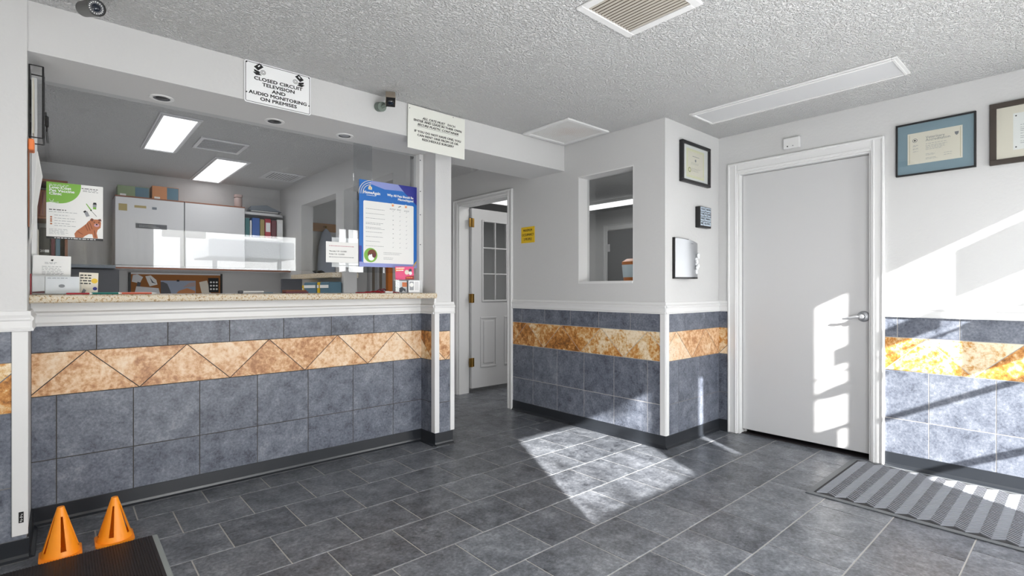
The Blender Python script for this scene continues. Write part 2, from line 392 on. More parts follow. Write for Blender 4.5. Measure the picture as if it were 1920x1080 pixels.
def post(parent, M, u0, u1, v0, v1, t=0.012, name='corner_guard'): b = MB(M); b.bbox((u0, v0, 0), (u1, v1, t), TRIM, 0.002); return b.build(name, parent)

# counter half wall
b = MB(); b.box((XL, YC, 0), (XP+.01, YC+0.14, 1.11), WALL); wc = struct(b.build('wall_counter'))
M = FY(0, YC, 0); wainscot(wc, M, XL, XP+.009, 0.297-.313*2, 0.141-.313, 0.102, grout=GROUTD)
rail(wc, M, XL, XP+.005, FASC, 'counter_fascia'); base('baseboard_counter', M, XL, XP+.01)
# pillar at the counter's right end
b = MB(); b.box((XP+.01, YP, 0), (2.252, 3.62, BB), WALL); wp = struct(b.build('wall_pillar'))
M = FY(0, YP, 0); wainscot(wp, M, XP+.01, 2.252, 2.0, 2.0, 2.42, grout=GROUTD)
b = MB(M); b.extr(RAILP, XP-.008, 2.274, TRIM); b.build('chair_rail', wp)
post(wp, M, XP-.005, XP+.036, 0.098, 0.992, 0.014); post(wp, M, 2.236, 2.274, 0.098, 0.992, 0.014)
base('baseboard_pillar', M, XP+.002, 2.262)
MS = FX(XP+.01, YC, 0)          # its left side face: u = YC - y
wainscot(wp, MS, 0, YC-YP, 0.1, 0.3, -0.06, trav=TRAVO, grout=GROUTD, name='side_tile_wainscot')
b = MB(MS); b.extr(FASC, 0.0, YC-YP+.008, TRIM); b.build('side_fascia', wp)
b = MB(MS); b.bbox((YC-YP-.036, 0.098, 0), (YC-YP+.013, 0.992, 0.0145), TRIM, .002); b.build('side_corner_guard', wp)
base('baseboard_pillar_side', MS, 0, YC-YP+.006)
# left wall stub with its tiled dado
b = MB(); b.box((-1.7, YB-.01, 0), (XL, 3.62, BB), WALL); b.box((-1.7, YB-.01, BB), (XL, YB, H), WALL); wl = struct(b.build('wall_left_stub'))
M = FY(0, YB-.01, 0); wainscot(wl, M, -1.65, XL, -.05, -.1, -0.09-.02, trav=TRAVO)
rail(wl, M, -1.65, XL+.012); post(wl, M, XL-.048, XL+.004, 0.11, 0.992, 0.014)
b = MB(M); b.bbox((XL-.026, 0.165, 0.0142), (XL-.010, 0.212, 0.0155), BLACK, .001)
[b.box((XL-.022+.002*(k % 3), .170+.006*k, .0155), (XL-.016+.003*(k % 2), .1725+.006*k, .0158), PAPER) for k in range(6)]; b.build('ink_stamp', wl)
base('baseboard_left_stub', M, -1.65, XL+.006)
b = MB(FX(XL, YC, 0)); 
b2 = MB(frame((XL, YB-.01, 0), (0, 1, 0), (1, 0, 0))); b2.extr(BASEP, 0, YC-YB+.01, BASEM); struct(b2.build('baseboard_left_return'))
b2 = MB(frame((XL, YB-.01, 0), (0, 1, 0), (1, 0, 0))); b2.extr(RAILP, -.01, YC-YB, TRIM); b2.build('rail_return', wl)

# window wall (X = XW) with reception window and hallway doorway
TW = 0.14; wy0, wy1, wz0, wz1 = 2.355, 2.924, 1.235, 2.14; dy0, dy1, dz = 3.84, 4.69, 2.114
b = MB()
for (y0, y1, z0, z1) in ((YJ, wy0, 0, H), (wy0, wy1, 0, wz0), (wy0, wy1, wz1, H), (wy1, dy0, 0, H), (dy0, dy1, dz, H), (dy1, 7.0, 0, H)):
    b.box((XW, y0, z0), (XW+TW, y1, z1), WALL)
ww = struct(b.build('wall_reception'))
M = FX(XW, 0, 0)      # u = -y
wainscot(ww, M, -3.765, -YJ, -3.48, -3.636, -3.561, trav=TRAVO, grout=GROUTL)
rail(ww, M, -3.765, -YJ+.012); post(ww, M, -YJ-.036, -YJ+.010, 0.098, .992, .014)
base('baseboard_reception', M, -3.765, -YJ+.006); base('baseboard_hallway', M, -6.87, -4.80)
# jog wall
b = MB(); b.box((XW+TW, YJ, 0), (XD+.14, YJ+.14, H), WALL); wj = struct(b.build('wall_jog'))
M = FY(0, YJ, 0); wainscot(wj, M, XW, XD, 3.51, 3.60, 3.48)
rail(wj, M, XW-.012, XD); post(wj, M, XW-.010, XW+.030, .098, .992, .016)
base('baseboard_jog', M, XW-.006, XD)
# door wall (X = XD)
oy0, oy1, oz = 1.0, 1.915, 2.12
b = MB()
for (y0, y1, z0, z1) in ((Yf, oy0, 0, H), (oy0, oy1, oz, H), (oy1, YJ, 0, H)): b.box((XD, y0, z0), (XD+TW, y1, z1), WALL)
wd = struct(b.build('wall_right'))
M = FX(XD, 0, 0)
wainscot(wd, M, -0.922, 0.6, -0.69, -0.853, -0.70, trav=TRAVO, grout=GROUTL); wainscot(wd, M, -YJ, -2.0, -2.2, -2.3, -2.30, trav=TRAVO, name='tile_wainscot')
rail(wd, M, -0.93, 0.6); rail(wd, M, -YJ, -1.995)
base('baseboard_right', M, -.922, .6); base('baseboard_right_corner', M, -YJ, -1.995)
# front wall behind the viewer: windows and glazed entrance
gx0, gx1 = 3.12, 4.09
FXI = [(0.25, 2.75, 1.21, 1.92), (gx0, gx1, 0.03, 2.095), (-1.5, 0.1, 0.9, 2.1)]
b = MB(); Y0, Y1 = Yf-.1, Yf
for (x0, x1, z0, z1) in ((-1.7, -1.5, 0, H), (-1.5, .1, 0, .9), (-1.5, .1, 2.1, H), (.1, .25, 0, H), (.25, 2.75, 0, 1.21), (.25, 2.75, 1.98, H), (2.75, 3.05, 0, H), (3.05, 4.09, 2.16, H), (4.09, 4.29, 0, H)):
    b.box((x0, Y0, z0), (x1, Y1, z1), WALL)
struct(b.build('wall_front'))
b = MB(); b.box((-1.7, Yf, 0), (-1.6, 3.62, H), WALL); struct(b.build('wall_left'))
# back office and the rooms beyond
b = MB(); b.box((-.5, YR, 0), (6.75, 7.0, H), WALL); struct(b.build('wall_back'))
b = MB(); b.box((-.5, 3.6, 0), (-.36, YR, H), WALL); struct(b.build('wall_office_left'))
b = MB()
for (y0, y1, z0, z1) in ((3.62, 3.896, 0, H), (3.896, 4.893, 2.159, H), (4.893, 5.09, 0, H), (5.09, 6.09, 0, 1.29), (5.09, 6.09, 2.154, H), (6.09, YR, 0, H)):
    b.box((XP, y0, z0), (XP+.135, y1, z1), WALL)
struct(b.build('wall_partition'))
b = MB(); b.box((6.6, 2.08, 0), (6.75, YR, H), WALL); struct(b.build('wall_far_right'))
b = MB(); b.box((XD+.14, YJ, 0), (6.75, YJ+.14, H), WALL); struct(b.build('wall_exam_front'))
b = MB(); b.box((XD+.145, .8, 0), (XD+.20, 2.07, 2.3), BLACK); struct(b.build('door_gap_blocker'))  # black panel added behind the door so its floor gap stays dark
b = MB(); b.box((5.9, 2.22, 0), (6.04, 6.87, 0), WALL)

# ------------------------------------------------------------------ doors, windows of the setting
def casing(M, u0, u1, v1, wd, wh, name, n0=0.0):
    b = MB(M)
    prof = lambda s: None
    for (a0, b0, a1, b1) in ((u0-wd, 0, u0, v1+wh), (u1, 0, u1+wd, v1+wh)):
        b.bbox((a0, b0, n0), (a1, b1, n0+.016), TRIM, .003)
        o = a0 if a0 < u0 else a1-.016
        b.bbox((o, b0, n0+.012), (o+.016, b1, n0+.026), TRIM, .004)
        o2 = (a1-.022) if a0 < u0 else a0+.010
        b.bbox((o2, b0, n0+.010), (o2+.012, b1-.01, n0+.021), TRIM, .003)
    b.bbox((u0, v1, n0), (u1, v1+wh, n0+.016), TRIM, .003); b.bbox((u0-wd, v1+wh-.016, n0+.0121), (u1+wd, v1+wh, n0+.0262), TRIM, .004)
    b.bbox((u0, v1+.010, n0+.0101), (u1, v1+.022, n0+.0212), TRIM, .003)
    return struct(b.build(name))
# door in the right wall
M = FX(XD, 0, 0); casing(M, -oy1, -oy0, oz, .078, .082, 'trim_1')
b = MB(); b.box((XD, oy1-.012, 0), (XD+TW, oy1, oz), TRIM); b.box((XD, oy0, 0), (XD+TW, oy0+.012, oz), TRIM); b.box((XD, oy0+.012, oz-.012), (XD+TW, oy1-.012, oz), TRIM)
b.box((XD+.095, oy0+.012, 0.0), (XD+.11, oy0+.024, oz-.012), TRIM); b.box((XD+.095, oy1-.024, 0), (XD+.11, oy1-.012, oz-.012), TRIM); struct(b.build('trim_2'))
b = MB(); b.bbox((XD+.048, oy0+.015, .035), (XD+.092, oy1-.015, oz-.015), DOORW, .002); d1 = struct(b.build('door_1'))
b = MB(FX(XD+.048, 0, 0)); T = Matrix.Translation((-1.055, .986, 0))
b.lathe([(.036, 0), (.038, .004), (.034, .009), (.024, .012), (.014, .016), (.0125, .045), (.016, .05), (.017, .06), (.010, .067)], STEEL, 24, T)
b.tube([(-1.055, .986, .055), (-1.085, .984, .058), (-1.125, .974, .056), (-1.165, .968, .050)], .0085, STEEL, 10)
b.ball((-1.167, .968, .050), .0085, STEEL, 10); b.build('lever_handle', d1)
b = MB(); b.bbox((XD+.03, oy0+.012, .0), (XD+TW, oy1-.012, .005), MATB, .002); struct(b.build('trim_3'))
# hallway doorway and its open nine-lite door
M = FX(XW, 0, 0); casing(M, -dy1, -dy0, dz, .075, .055, 'trim_4')
b = MB(); b.box((XW, dy1-.012, 0), (XW+TW, dy1, dz), TRIM); b.box((XW, dy0, 0), (XW+TW, dy0+.012, dz), TRIM); b.box((XW, dy0+.012, dz-.012), (XW+TW, dy1-.012, dz), TRIM); struct(b.build('trim_5'))
def panel_door():
    # leaf stands open, along X, at Y = 4.655 ; local u = x, n = -y
    M = FY(3.485, 4.64, 0); wd_, z0, z1 = .84, .055, 2.095; b = MB(M); t = -.044
    g0, g1, h0, h1 = .165, .695, 1.055, 1.955
    for (a, c) in (((0, z0), (g0, z1)), ((g1, z0), (wd_, z1)), ((g0, z0), (g1, h0)), ((g0, h1), (g1, z1))):
        b.box((a[0], a[1], t), (c[0], c[1], 0), DOORW)
    d = struct(b.build('door_2'))
    b = MB(M)   # glazing bead and muntins
    for (a, c) in (((g0-.022, h0-.022), (g0, h1+.022)), ((g1, h0-.022), (g1+.022, h1+.022)), ((g0, h0-.022), (g1, h0)), ((g0, h1), (g1, h1+.022))):
        b.bbox((a[0], a[1], 0), (c[0], c[1], .009), DOORW, .003)
    for i in (1, 2):
        u = g0+(g1-g0)*i/3; b.bbox((u-.008, h0, -.02), (u+.008, h1, .006), DOORW, .003)
        v = h0+(h1-h0)*i/3; b.bbox((g0, v-.008, -.019), (g1, v+.008, .005), DOORW, .003)
    b.build('glazing_bars', d)
    b = MB(M); b.box((g0, h0, -.024), (g1, h1, -.020), GLASS); b.build('glass_pane', d)
    for (u0, u1) in ((.12, .36), (.48, .72)):
        b = MB(M); v0, v1 = .28, .86
        for (a, c) in (((u0, v0), (u1, v0+.02)), ((u0, v1-.02), (u1, v1)), ((u0, v0+.02), (u0+.02, v1-.02)), ((u1-.02, v0+.02), (u1, v1-.02))):
            b.bbox((a[0], a[1], 0), (c[0], c[1], .007), DOORW, .003)
        b.bbox((u0+.045, v0+.045, 0), (u1-.045, v1-.045, .008), DOORW, .007); b.build('raised_panel', d)
    for z in (.35, 1.075, 1.93):
        b = MB(M); b.bbox((-.038, z-.05, -.002), (-.003, z+.05, .003), BRASS, .001); b.bbox((.003, z-.05, -.001), (.034, z+.05, .003), BRASS, .001); b.cyl((0, z-.052, .006), (0, z+.052, .006), .0065, BRASS, 12)
        for q in (-.03, .03): b.disc((-.02, z+q), .004, .003, .0045, BRASS, 8); b.disc((.018, z+q), .004, .003, .0045, BRASS, 8)
        b.build('hinge', d)
    b = MB(M); b.cyl((wd_-.06, .95, 0), (wd_-.06, .95, .05), .012, BRASS); b.ball((wd_-.06, .95, .06), .027, BRASS); b.build('knob', d)
panel_door()
# reception window
b = MB(); x1 = XW+TW
b.box((XW, wy0, wz0), (x1, wy0+.008, wz1), TRIM); b.box((XW, wy1-.008, wz0), (x1, wy1, wz1), TRIM); b.box((XW, wy0+.008, wz1-.008), (x1, wy1-.008, wz1), TRIM); b.box((XW-.008, wy0+.008, wz0-.012), (x1, wy1-.008, wz0+.008), TRIM)
wi = struct(b.build('window_1'))
b = MB(); b.box((x1-.03, wy0+.008, wz0+.008), (x1-.025, wy1-.008, wz1-.008), GLASS); b.build('glass_pane', wi)
# windows behind the viewer
b = MB()
for (x0, x1) in ((.25, .28), (2.72, 2.75)): b.box((x0, Yf-.03, 1.21), (x1, Yf, 1.98), TRIM)
b.box((.28, Yf-.03, 1.21), (2.72, Yf, 1.216), TRIM); b.box((.28, Yf-.03, 1.915), (2.72, Yf, 1.98), TRIM)
wi = struct(b.build('window_2')); b = MB(); b.box((.28, Yf-.018, 1.216), (2.72, Yf-.014, 1.915), GLASS); b.build('glass_pane', wi)
b = MB()
for (x0, x1, z0, z1) in ((-1.5, -1.45, .9, 2.1), (.05, .1, .9, 2.1), (-1.45, .05, .9, .95), (-1.45, .05, 2.05, 2.1)): b.box((x0, Yf-.09, z0), (x1, Yf-.03, z1), TRIM)
wi = struct(b.build('window_3')); b = MB(); b.box((-1.45, Yf-.062, .95), (.05, Yf-.058, 2.05), GLASS); b.build('glass_pane', wi)
# glazed entrance: sidelight + door with rails
b = MB(); ya, yb = Yf-.022, Yf
for (x0, x1, z0, z1) in ((3.05, 3.161, 0, 2.16), (3.161, 4.09, 2.095, 2.16), (3.269, 3.309, .03, 2.095), (4.03, 4.09, .03, 2.095), (3.312, 4.03, .03, .2), (3.312, 4.03, 1.11, 1.14), (3.312, 4.03, .695, .73), (3.161, 3.269, 1.14, 1.165), (3.161, 3.24, .03, 1.14), (3.161, 3.269, .0, 1.0)):
    b.box((x0, ya, z0), (x1, yb, z1), STEEL)
dd = struct(b.build('door_3')); b = MB(); b.box((3.312, Yf-.013, .2), (4.03, Yf-.009, 2.095), GLASS); b.build('glass_pane', dd)
# ------------------------------------------------------------------ things at the entrance glass (their shadows fall on the right wall)
b = MB(); b.bbox((3.225, Yf+.001, 1.59), (3.50, Yf+.009, 1.72), BLACK); b.bbox((3.161, Yf+.001, 1.535), (3.55, Yf+.006, 1.552), BLACK); tag(b.build('door_sign'), 'wide black sign board on the entrance glass', 'sign')
b = MB(); b.bbox((3.535, Yf+.001, 1.74), (3.93, Yf+.009, 2.035), BLACK, .006); tag(b.build('window_sign'), 'large black sign high on the entrance glass', 'sign')
b = MB(); b.bbox((3.547, Yf+.001, 1.235), (3.9, Yf+.009, 1.56), BLACK, .006); tag(b.build('hours_board'), 'black hours board on the entrance glass', 'sign')
b = MB(frame((0, Yf+.012, 0), (1, 0, 0), (0, -1, 0))); b.disc((3.256, 1.413), .093, 0, .01, BLACK, 24, sy=.46); tag(b.build('glass_decal'), 'small oval decal on the sidelight', 'decal')

# curtains of the front window
def curtain(x0, x1, z0, z1, y, label, name='curtain'):
    b = MB(); n = int((x1-x0)/.012); vs = []; fs = []
    for i in range(n+1):
        x = x0+(x1-x0)*i/n; yy = y+.018*math.sin(i*0.9)+.008*math.sin(i*.37)
        vs += [(x, yy, z0), (x, yy, z1), (x, yy+.003, z0), (x, yy+.003, z1)]
    for i in range(n): a = 4*i; fs += [(a, a+4, a+5, a+1), (a+2, a+3, a+7, a+6), (a+1, a+5, a+7, a+3), (a, a+2, a+6, a+4)]
    b.add(vs, fs, CLOTH, smooth=True); tag(b.build(name), label, 'curtain')
curtain(-1.55, .15, .85, 2.15, Yf+.06, 'cream curtain drawn across the left front window')
curtain(.2, .84, 1.15, 2.0, Yf+.06, 'cream curtain at the left end of the front window')
curtain(2.50, 2.82, 1.15, 2.0, Yf+.06, 'cream curtain at the right end of the front window')
# ------------------------------------------------------------------ outside
b = MB(); b.box((-30, -40, -.12), (30, Yf-.1, -.06), ASPH); struct(b.build('ground', origin=(0, -20, -.06)))
b = MB(); b.box((1.105, -2.03, 1.95), (1.662, -2.0, 2.72), STUCCO); b.box((1.33, -2.03, -.06), (1.40, -2.0, 1.95), STUCCO); tag(b.build('sun_blocker_panel'), 'plain white panel on a post, added outside the front window to block sun', 'panel')  # panel added out of view to keep sun off part of the window
t = thing('carport', 'white flat carport canopy on two posts across the yard outside', 'carport', (4.8, -13, -.06))
b = MB(); b.bbox((3.6, -14.5, 2.25), (6.3, -12, 2.85), SIGNW, .03); b.build('canopy', t)
for x in (3.9, 6.0): b = MB(); b.box((x, -13, -.06), (x+.12, -12.88, 2.25), SIGNW); b.build('post', t)
def tree(x, y, h, label):
    t = thing('street_tree', label, 'tree', (x, y, -.06))
    b = MB(); b.cyl((x, y, -.06), (x, y, h*.55), .09, BARK, 10, .05)
    tips = []
    for k in range(9):
        a = k*2.4; q = (x+(.75)*math.cos(a)*random.uniform(.4, 1), y+.8*math.sin(a)*random.uniform(.4, 1), h*random.uniform(.6, 1)); tips.append(q)
        b.cyl((x, y, h*.4), q, .022, BARK, 6, .006)
    b.build('trunk', t)
    b = MB()
    for q in tips:
        for _ in range(26):
            p = Vector(q)+Vector([random.gauss(0, .2) for _ in range(3)]); d = Vector([random.uniform(-1, 1) for _ in range(3)]).normalized(); e = d.orthogonal().normalized()
            l = random.uniform(.05, .12); b.add([tuple(p), tuple(p+d*l+e*l*.4), tuple(p+d*l*2), tuple(p+d*l-e*l*.4)], [(0, 1, 2, 3)], LEAF)
    b.build('foliage', t)
tree(-1.75, -5.6, 4.6, 'thin leafy street tree outside the front window')

# ------------------------------------------------------------------ countertop and glass screen
def granite():
    b = MB(); z0, z1 = 1.108, 1.148; y0, y1 = 3.235, 3.95
    # front edge rounded: profile in (y,z) swept along x
    prof = [(y1, z0), (y0+.012, z0), (y0+.004, z0+.006), (y0, z0+.02), (y0+.004, z1-.006), (y0+.014, z1), (y1, z1)]
    n = len(prof)
    def ring(x): return [(x, p[0], p[1]) for p in prof]
    x0, x1 = XL+.001, XP+.008
    vs = ring(x0)+ring(x1); fs = [tuple(range(n-1, -1, -1)), tuple(range(n, 2*n))]+[(i, (i+1) % n, n+(i+1) % n, n+i) for i in range(n)]
    b.add(vs, fs, GRANITE); b.fix = True
    return b
b = granite(); tag(b.build('countertop'), 'long speckled granite countertop on the tiled reception counter', 'countertop')
b = MB(); b.bbox((XL+.001, YBK-.075, 1.149), (XL+.022, YBK-.012, BB), TRIM, .002); tag(b.build('screen_channel'), 'white upright channel holding the glass at the left wall', 'channel', None)
b = MB(); b.bbox((XP-.028, 3.43, 1.149), (XP+.009, 3.515, BB), TRIM, .003)
for z in (2.17, 1.93, 1.75, 1.52): b.cyl((XP-.02, 3.43, z), (XP-.02, 3.427, z), .004, DKGREY, 8)
tag(b.build('screen_channel'), 'white upright channel with screws holding the glass beside the square pillar', 'channel', None)
b = MB(); b.box((XL+.022, 3.468, 1.297), (1.70, 3.474, BB), ACRYL); tag(b.build('glass_screen'), 'wide clear screen hanging over the counter, left of the blue poster', 'glass screen')
b = MB(); b.box((1.565, 3.480, 1.297), (XP-.029, 3.486, BB), ACRYL); tag(b.build('glass_screen'), 'narrow clear screen behind the blue poster beside the pillar', 'glass screen')

# recessed downlights in the soffit
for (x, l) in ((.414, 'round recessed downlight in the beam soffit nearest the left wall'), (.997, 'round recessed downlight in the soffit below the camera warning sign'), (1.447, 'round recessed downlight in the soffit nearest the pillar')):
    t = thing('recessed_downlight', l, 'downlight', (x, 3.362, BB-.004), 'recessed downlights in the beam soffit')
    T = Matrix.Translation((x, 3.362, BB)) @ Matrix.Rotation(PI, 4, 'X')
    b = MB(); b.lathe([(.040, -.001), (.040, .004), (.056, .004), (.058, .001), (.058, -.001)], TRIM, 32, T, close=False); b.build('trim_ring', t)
    b = MB(); b.lathe([(.0395, .0035), (.036, .001), (.030, .0006), (1e-5, .0005)], DKGREY, 32, T, close=False); b.build('shaded_reflector', t)  # dark grey stands in for the shade inside the recess
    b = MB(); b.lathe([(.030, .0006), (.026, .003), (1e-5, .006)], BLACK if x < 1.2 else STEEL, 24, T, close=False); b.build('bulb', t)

# ------------------------------------------------------------------ signs on the beam
M = FY(.755, YB-.004, 2.207); W_, H_ = .362, .232
t = thing('warning_sign', 'white closed circuit television sign with black border on the beam', 'sign', (.936, YB-.002, 2.207))
def rrect(u0, v0, u1, v1, r, k=5):
    out = []
    for (cu, cv, a0) in ((u1-r, v1-r, 0), (u0+r, v1-r, PI/2), (u0+r, v0+r, PI), (u1-r, v0+r, 1.5*PI)):
        for i in range(k+1): a = a0+PI/2*i/k; out.append((cu+r*math.cos(a), cv+r*math.sin(a)))
    return out
b = MB(M); b.prism(rrect(0, 0, W_, H_, .012), 0, .003, SIGNW); b.build('panel', t)
b = MB(M)
for (a, c) in (((.012, .006), (W_-.012, .0085)), ((.012, H_-.0085), (W_-.012, H_-.006)), ((.006, .012), (.0085, H_-.012)), ((W_-.0085, .012), (W_-.006, H_-.012))): b.box((a[0], a[1], .003), (c[0], c[1], .0038), INK)
for (u, v, a0) in ((.014, .014, PI), (W_-.014, .014, 1.5*PI), (W_-.014, H_-.014, 0), (.014, H_-.014, PI/2)):
    for i in range(4):
        a = a0+PI/2*i/4; c = a0+PI/2*(i+1)/4
        b.prism([(u+.0055*math.cos(a), v+.0055*math.sin(a)), (u+.008*math.cos(a), v+.008*math.sin(a)), (u+.008*math.cos(c), v+.008*math.sin(c)), (u+.0055*math.cos(c), v+.0055*math.sin(c))], .003, .0038, INK)
for (u, v) in ((.012, H_-.012), (W_-.012, H_-.012), (.012, .055), (W_-.012, .055)): b.disc((u, v), .0035, .003, .005, INK, 10)
b.build('border', t)
b = MB(M)
for i, s_ in enumerate(('CLOSED CIRCUIT', 'TELEVISION', 'AND', 'AUDIO MONITORING', 'ON PREMISES')):
    b.txt(s_, W_/2, .142-.0275*i, .0265, INK, n=.0035, sx=1.27 if i != 3 else 1.2, bold=.0008)
b.build('lettering', t)
def camicon(u, v, s_):
    b = MB(M); T = Matrix.Translation((u, v, 0)) @ Matrix.Diagonal((s_*1.2, 1.15, 1, 1))
    b.prism([(-.030, .012), (-.006, .034), (.012, .020), (-.012, -.002)], .003, .0038, INK, T)
    b.prism([(-.014, .018), (-.006, .026), (-.002, .022), (-.010, .014)], .0038, .0042, SIGNW, T)
    b.prism([(-.030, .0), (-.006, -.006), (-.002, -.016), (-.028, -.010)], .003, .0038, INK, T)
    b.prism([(-.034, -.014), (-.014, -.012), (.004, -.022), (-.020, -.026)], .003, .0038, INK, T)
    for r, m_, n_ in ((.0115, INK, .0038), (.0095, SIGNW, .0042), (.0065, INK, .0046), (.0045, SIGNW, .005)):
        b.prism([(.010+r*math.cos(2*PI*k/16), -.006+r*math.sin(2*PI*k/16)) for k in range(16)], .003, n_, m_, T)
    b.build('camera_symbol', t)
camicon(.085, .190, 1.0); camicon(.285, .186, -1.0)
# cats sign
M = FY(1.763, YB-.012, 2.138) @ Matrix.Rotation(-0.012, 4, 'Z')
t = thing('notice_board', 'ivory notice about cats in plastic containers hanging over the pillar', 'sign', (2.005, YB-.01, 2.14))
b = MB(M); b.box((0, 0, 0), (.475, .296, .004), SIGNC); b.build('panel', t)
b = MB(M)
for i, (s_, sh) in enumerate((('ALL CATS MUST', .3), ('ENTER AND LEAVE IN THEIR OWN', 0), ('SECURE PLASTIC CONTAINER', .3), ('', 0), ('IF YOU DO NOT HAVE ONE, YOU', 0), ('CAN RENT ONE FROM US OR', 0), ('RESCHEDULE SURGERY', 0))):
    if s_: b.txt(s_, .245 if i else .205, .222-.0245*i-(.012 if i > 3 else 0)+(.012 if i > 3 else 0), .0215, INK, n=.0046, shear=sh, bold=.0005, sx=1.19)
b.txt('EACH', .355, .222, .0215, INK, n=.0046, bold=.0003, sx=1.19)
b.box((.11, .2085, .004), (.30, .2098, .0048), INK); b.box((.075, .159, .004), (.415, .1603, .0048), INK)
b.build('lettering', t)
for (u, v) in ((.012, .27), (.37, .288)): b = MB(M); b.disc((u, v), .003, .004, .0055, GUNMETAL, 8); b.build('nail', t)

# cameras
def bullet_cam():
    t = thing('bullet_camera', 'dark grey bullet camera with infrared ring under the ceiling, top left', 'camera', (.09, 2.72, 2.30))
    c = Vector((.108, 2.70, 2.326)); fwd = Vector((.20, -.93, -.28)).normalized()
    q = fwd.to_track_quat('Z', 'Y').to_matrix().to_4x4(); T = Matrix.Translation(c) @ q
    b = MB(); b.lathe([(.020, -.16), (.031, -.155), (.032, -.01), (.032, .010), (.029, .012), (.029, .002)], GUNMETAL, 28, T, close=False); b.lathe([(.0001, -.162), (.020, -.16)], GUNMETAL, 28, T, close=False); hs = b.build('housing', t)
    b = MB(); b.lathe([(.029, .002), (.014, .0022)], DKGREY, 28, T, close=False)
    for k in range(18):
        a = 2*PI*k/18; b.cyl(tuple((T @ Vector((.022*math.cos(a), .022*math.sin(a), .001)))), tuple(T @ Vector((.022*math.cos(a), .022*math.sin(a), .0045))), .0022, PAPER, 8)
    b.build('infrared_ring', hs)
    b = MB(); b.lathe([(.0145, .002), (.0145, .006), (.010, .009), (.0001, .010)], DARKLENS, 20, T, close=False); b.build('lens', hs)
    b = MB(); p = c-fwd*.10; b.cyl(tuple(p), (p.x, p.y, H-.01), .009, GUNMETAL, 12); b.cyl((p.x, p.y, H-.012), (p.x, p.y, H), .03, GUNMETAL, 20); b.build('bracket', t)
bullet_cam()
def box_cam():
    t = thing('box_camera', 'small taupe box camera on a round wall mount beside the cats notice', 'camera', (1.555, YB-.02, 2.32))
    b = MB(); b.cyl((1.555, YB, 2.365), (1.555, YB-.055, 2.352), .030, OLIVE, 24); b.build('mount', t)
    b = MB(); b.tube([(1.555, YB-.05, 2.352), (1.566, YB-.075, 2.358), (1.572, YB-.10, 2.380)], .010, OLIVE, 12); b.ball((1.566, YB-.075, 2.358), .013, OLIVE); b.build('swivel_arm', t)
    c = Vector((1.574, YB-.130, 2.384)); fwd = Vector((-.28, -.58, -.74)).normalized(); T = Matrix.Translation(c) @ fwd.to_track_quat('Z', 'Y').to_matrix().to_4x4()
    b = MB(T); b.bbox((-.030, -.034, -.035), (.030, .034, .035), TAUPE, .003); hs = b.build('housing', t)
    b = MB(T); b.box((-.028, -.032, .035), (.028, .032, .037), BLACK); b.lathe([(.020, .037), (.020, .048), (.016, .049)], GUNMETAL, 20, close=False); b.build('front_plate', hs)
    b = MB(T); b.lathe([(.0165, .040), (.0165, .046), (.010, .050), (.0001, .051)], DARKLENS, 20, close=False); b.build('lens', hs)
box_cam()

# ------------------------------------------------------------------ ceiling fittings
DUST = mk('brown_dusty_filter', (84, 66, 48), 0.9)
def slat_vent(x0, x1, y0, y1, label, axis='x', n=13, m=TRIM, back=DKGREY, slatm=VENTD, fw=.03, name='ceiling_vent', tilt=.5, hw=.0065):
    t = thing(name, label, 'vent', ((x0+x1)/2, (y0+y1)/2, H-.012))
    b = MB(); z0, z1 = H-.012, H
    b.bbox((x0, y0, z0), (x1, y0+fw, z1), m, .003); b.bbox((x0, y1-fw, z0), (x1, y1, z1), m, .003); b.bbox((x0, y0+fw, z0), (x0+fw, y1-fw, z1), m, .003); b.bbox((x1-fw, y0+fw, z0), (x1, y1-fw, z1), m, .003); b.build('frame', t)
    b = MB(); b.box((x0+fw, y0+fw, H-.0012), (x1-fw, y1-fw, H-.0002), back); b.build('duct_backing', t)
    b = MB()
    for i in range(n):
        f = (i+.5)/n
        if axis == 'x':
            y = y0+fw+(y1-y0-2*fw)*f; T = Matrix.Translation(((x0+x1)/2, y, H-.0065)) @ Matrix.Rotation(tilt, 4, 'X'); l = (x1-x0)/2-fw; b.box((-l, -hw, -.0007), (l, hw, .0007), slatm, T)
        else:
            x = x0+fw+(x1-x0-2*fw)*f; T = Matrix.Translation((x, (y0+y1)/2, H-.0065)) @ Matrix.Rotation(tilt, 4, 'Y'); l = (y1-y0)/2-fw; b.box((-hw, -l, -.0007), (hw, l, .0007), slatm, T)
    b.build('louvre_slats', t)
slat_vent(1.735, 2.125, 1.135, 1.535, 'white return vent with dusty louvres near the middle of the ceiling', 'y', 15, back=DUST, fw=.038, tilt=.35, hw=.0052)
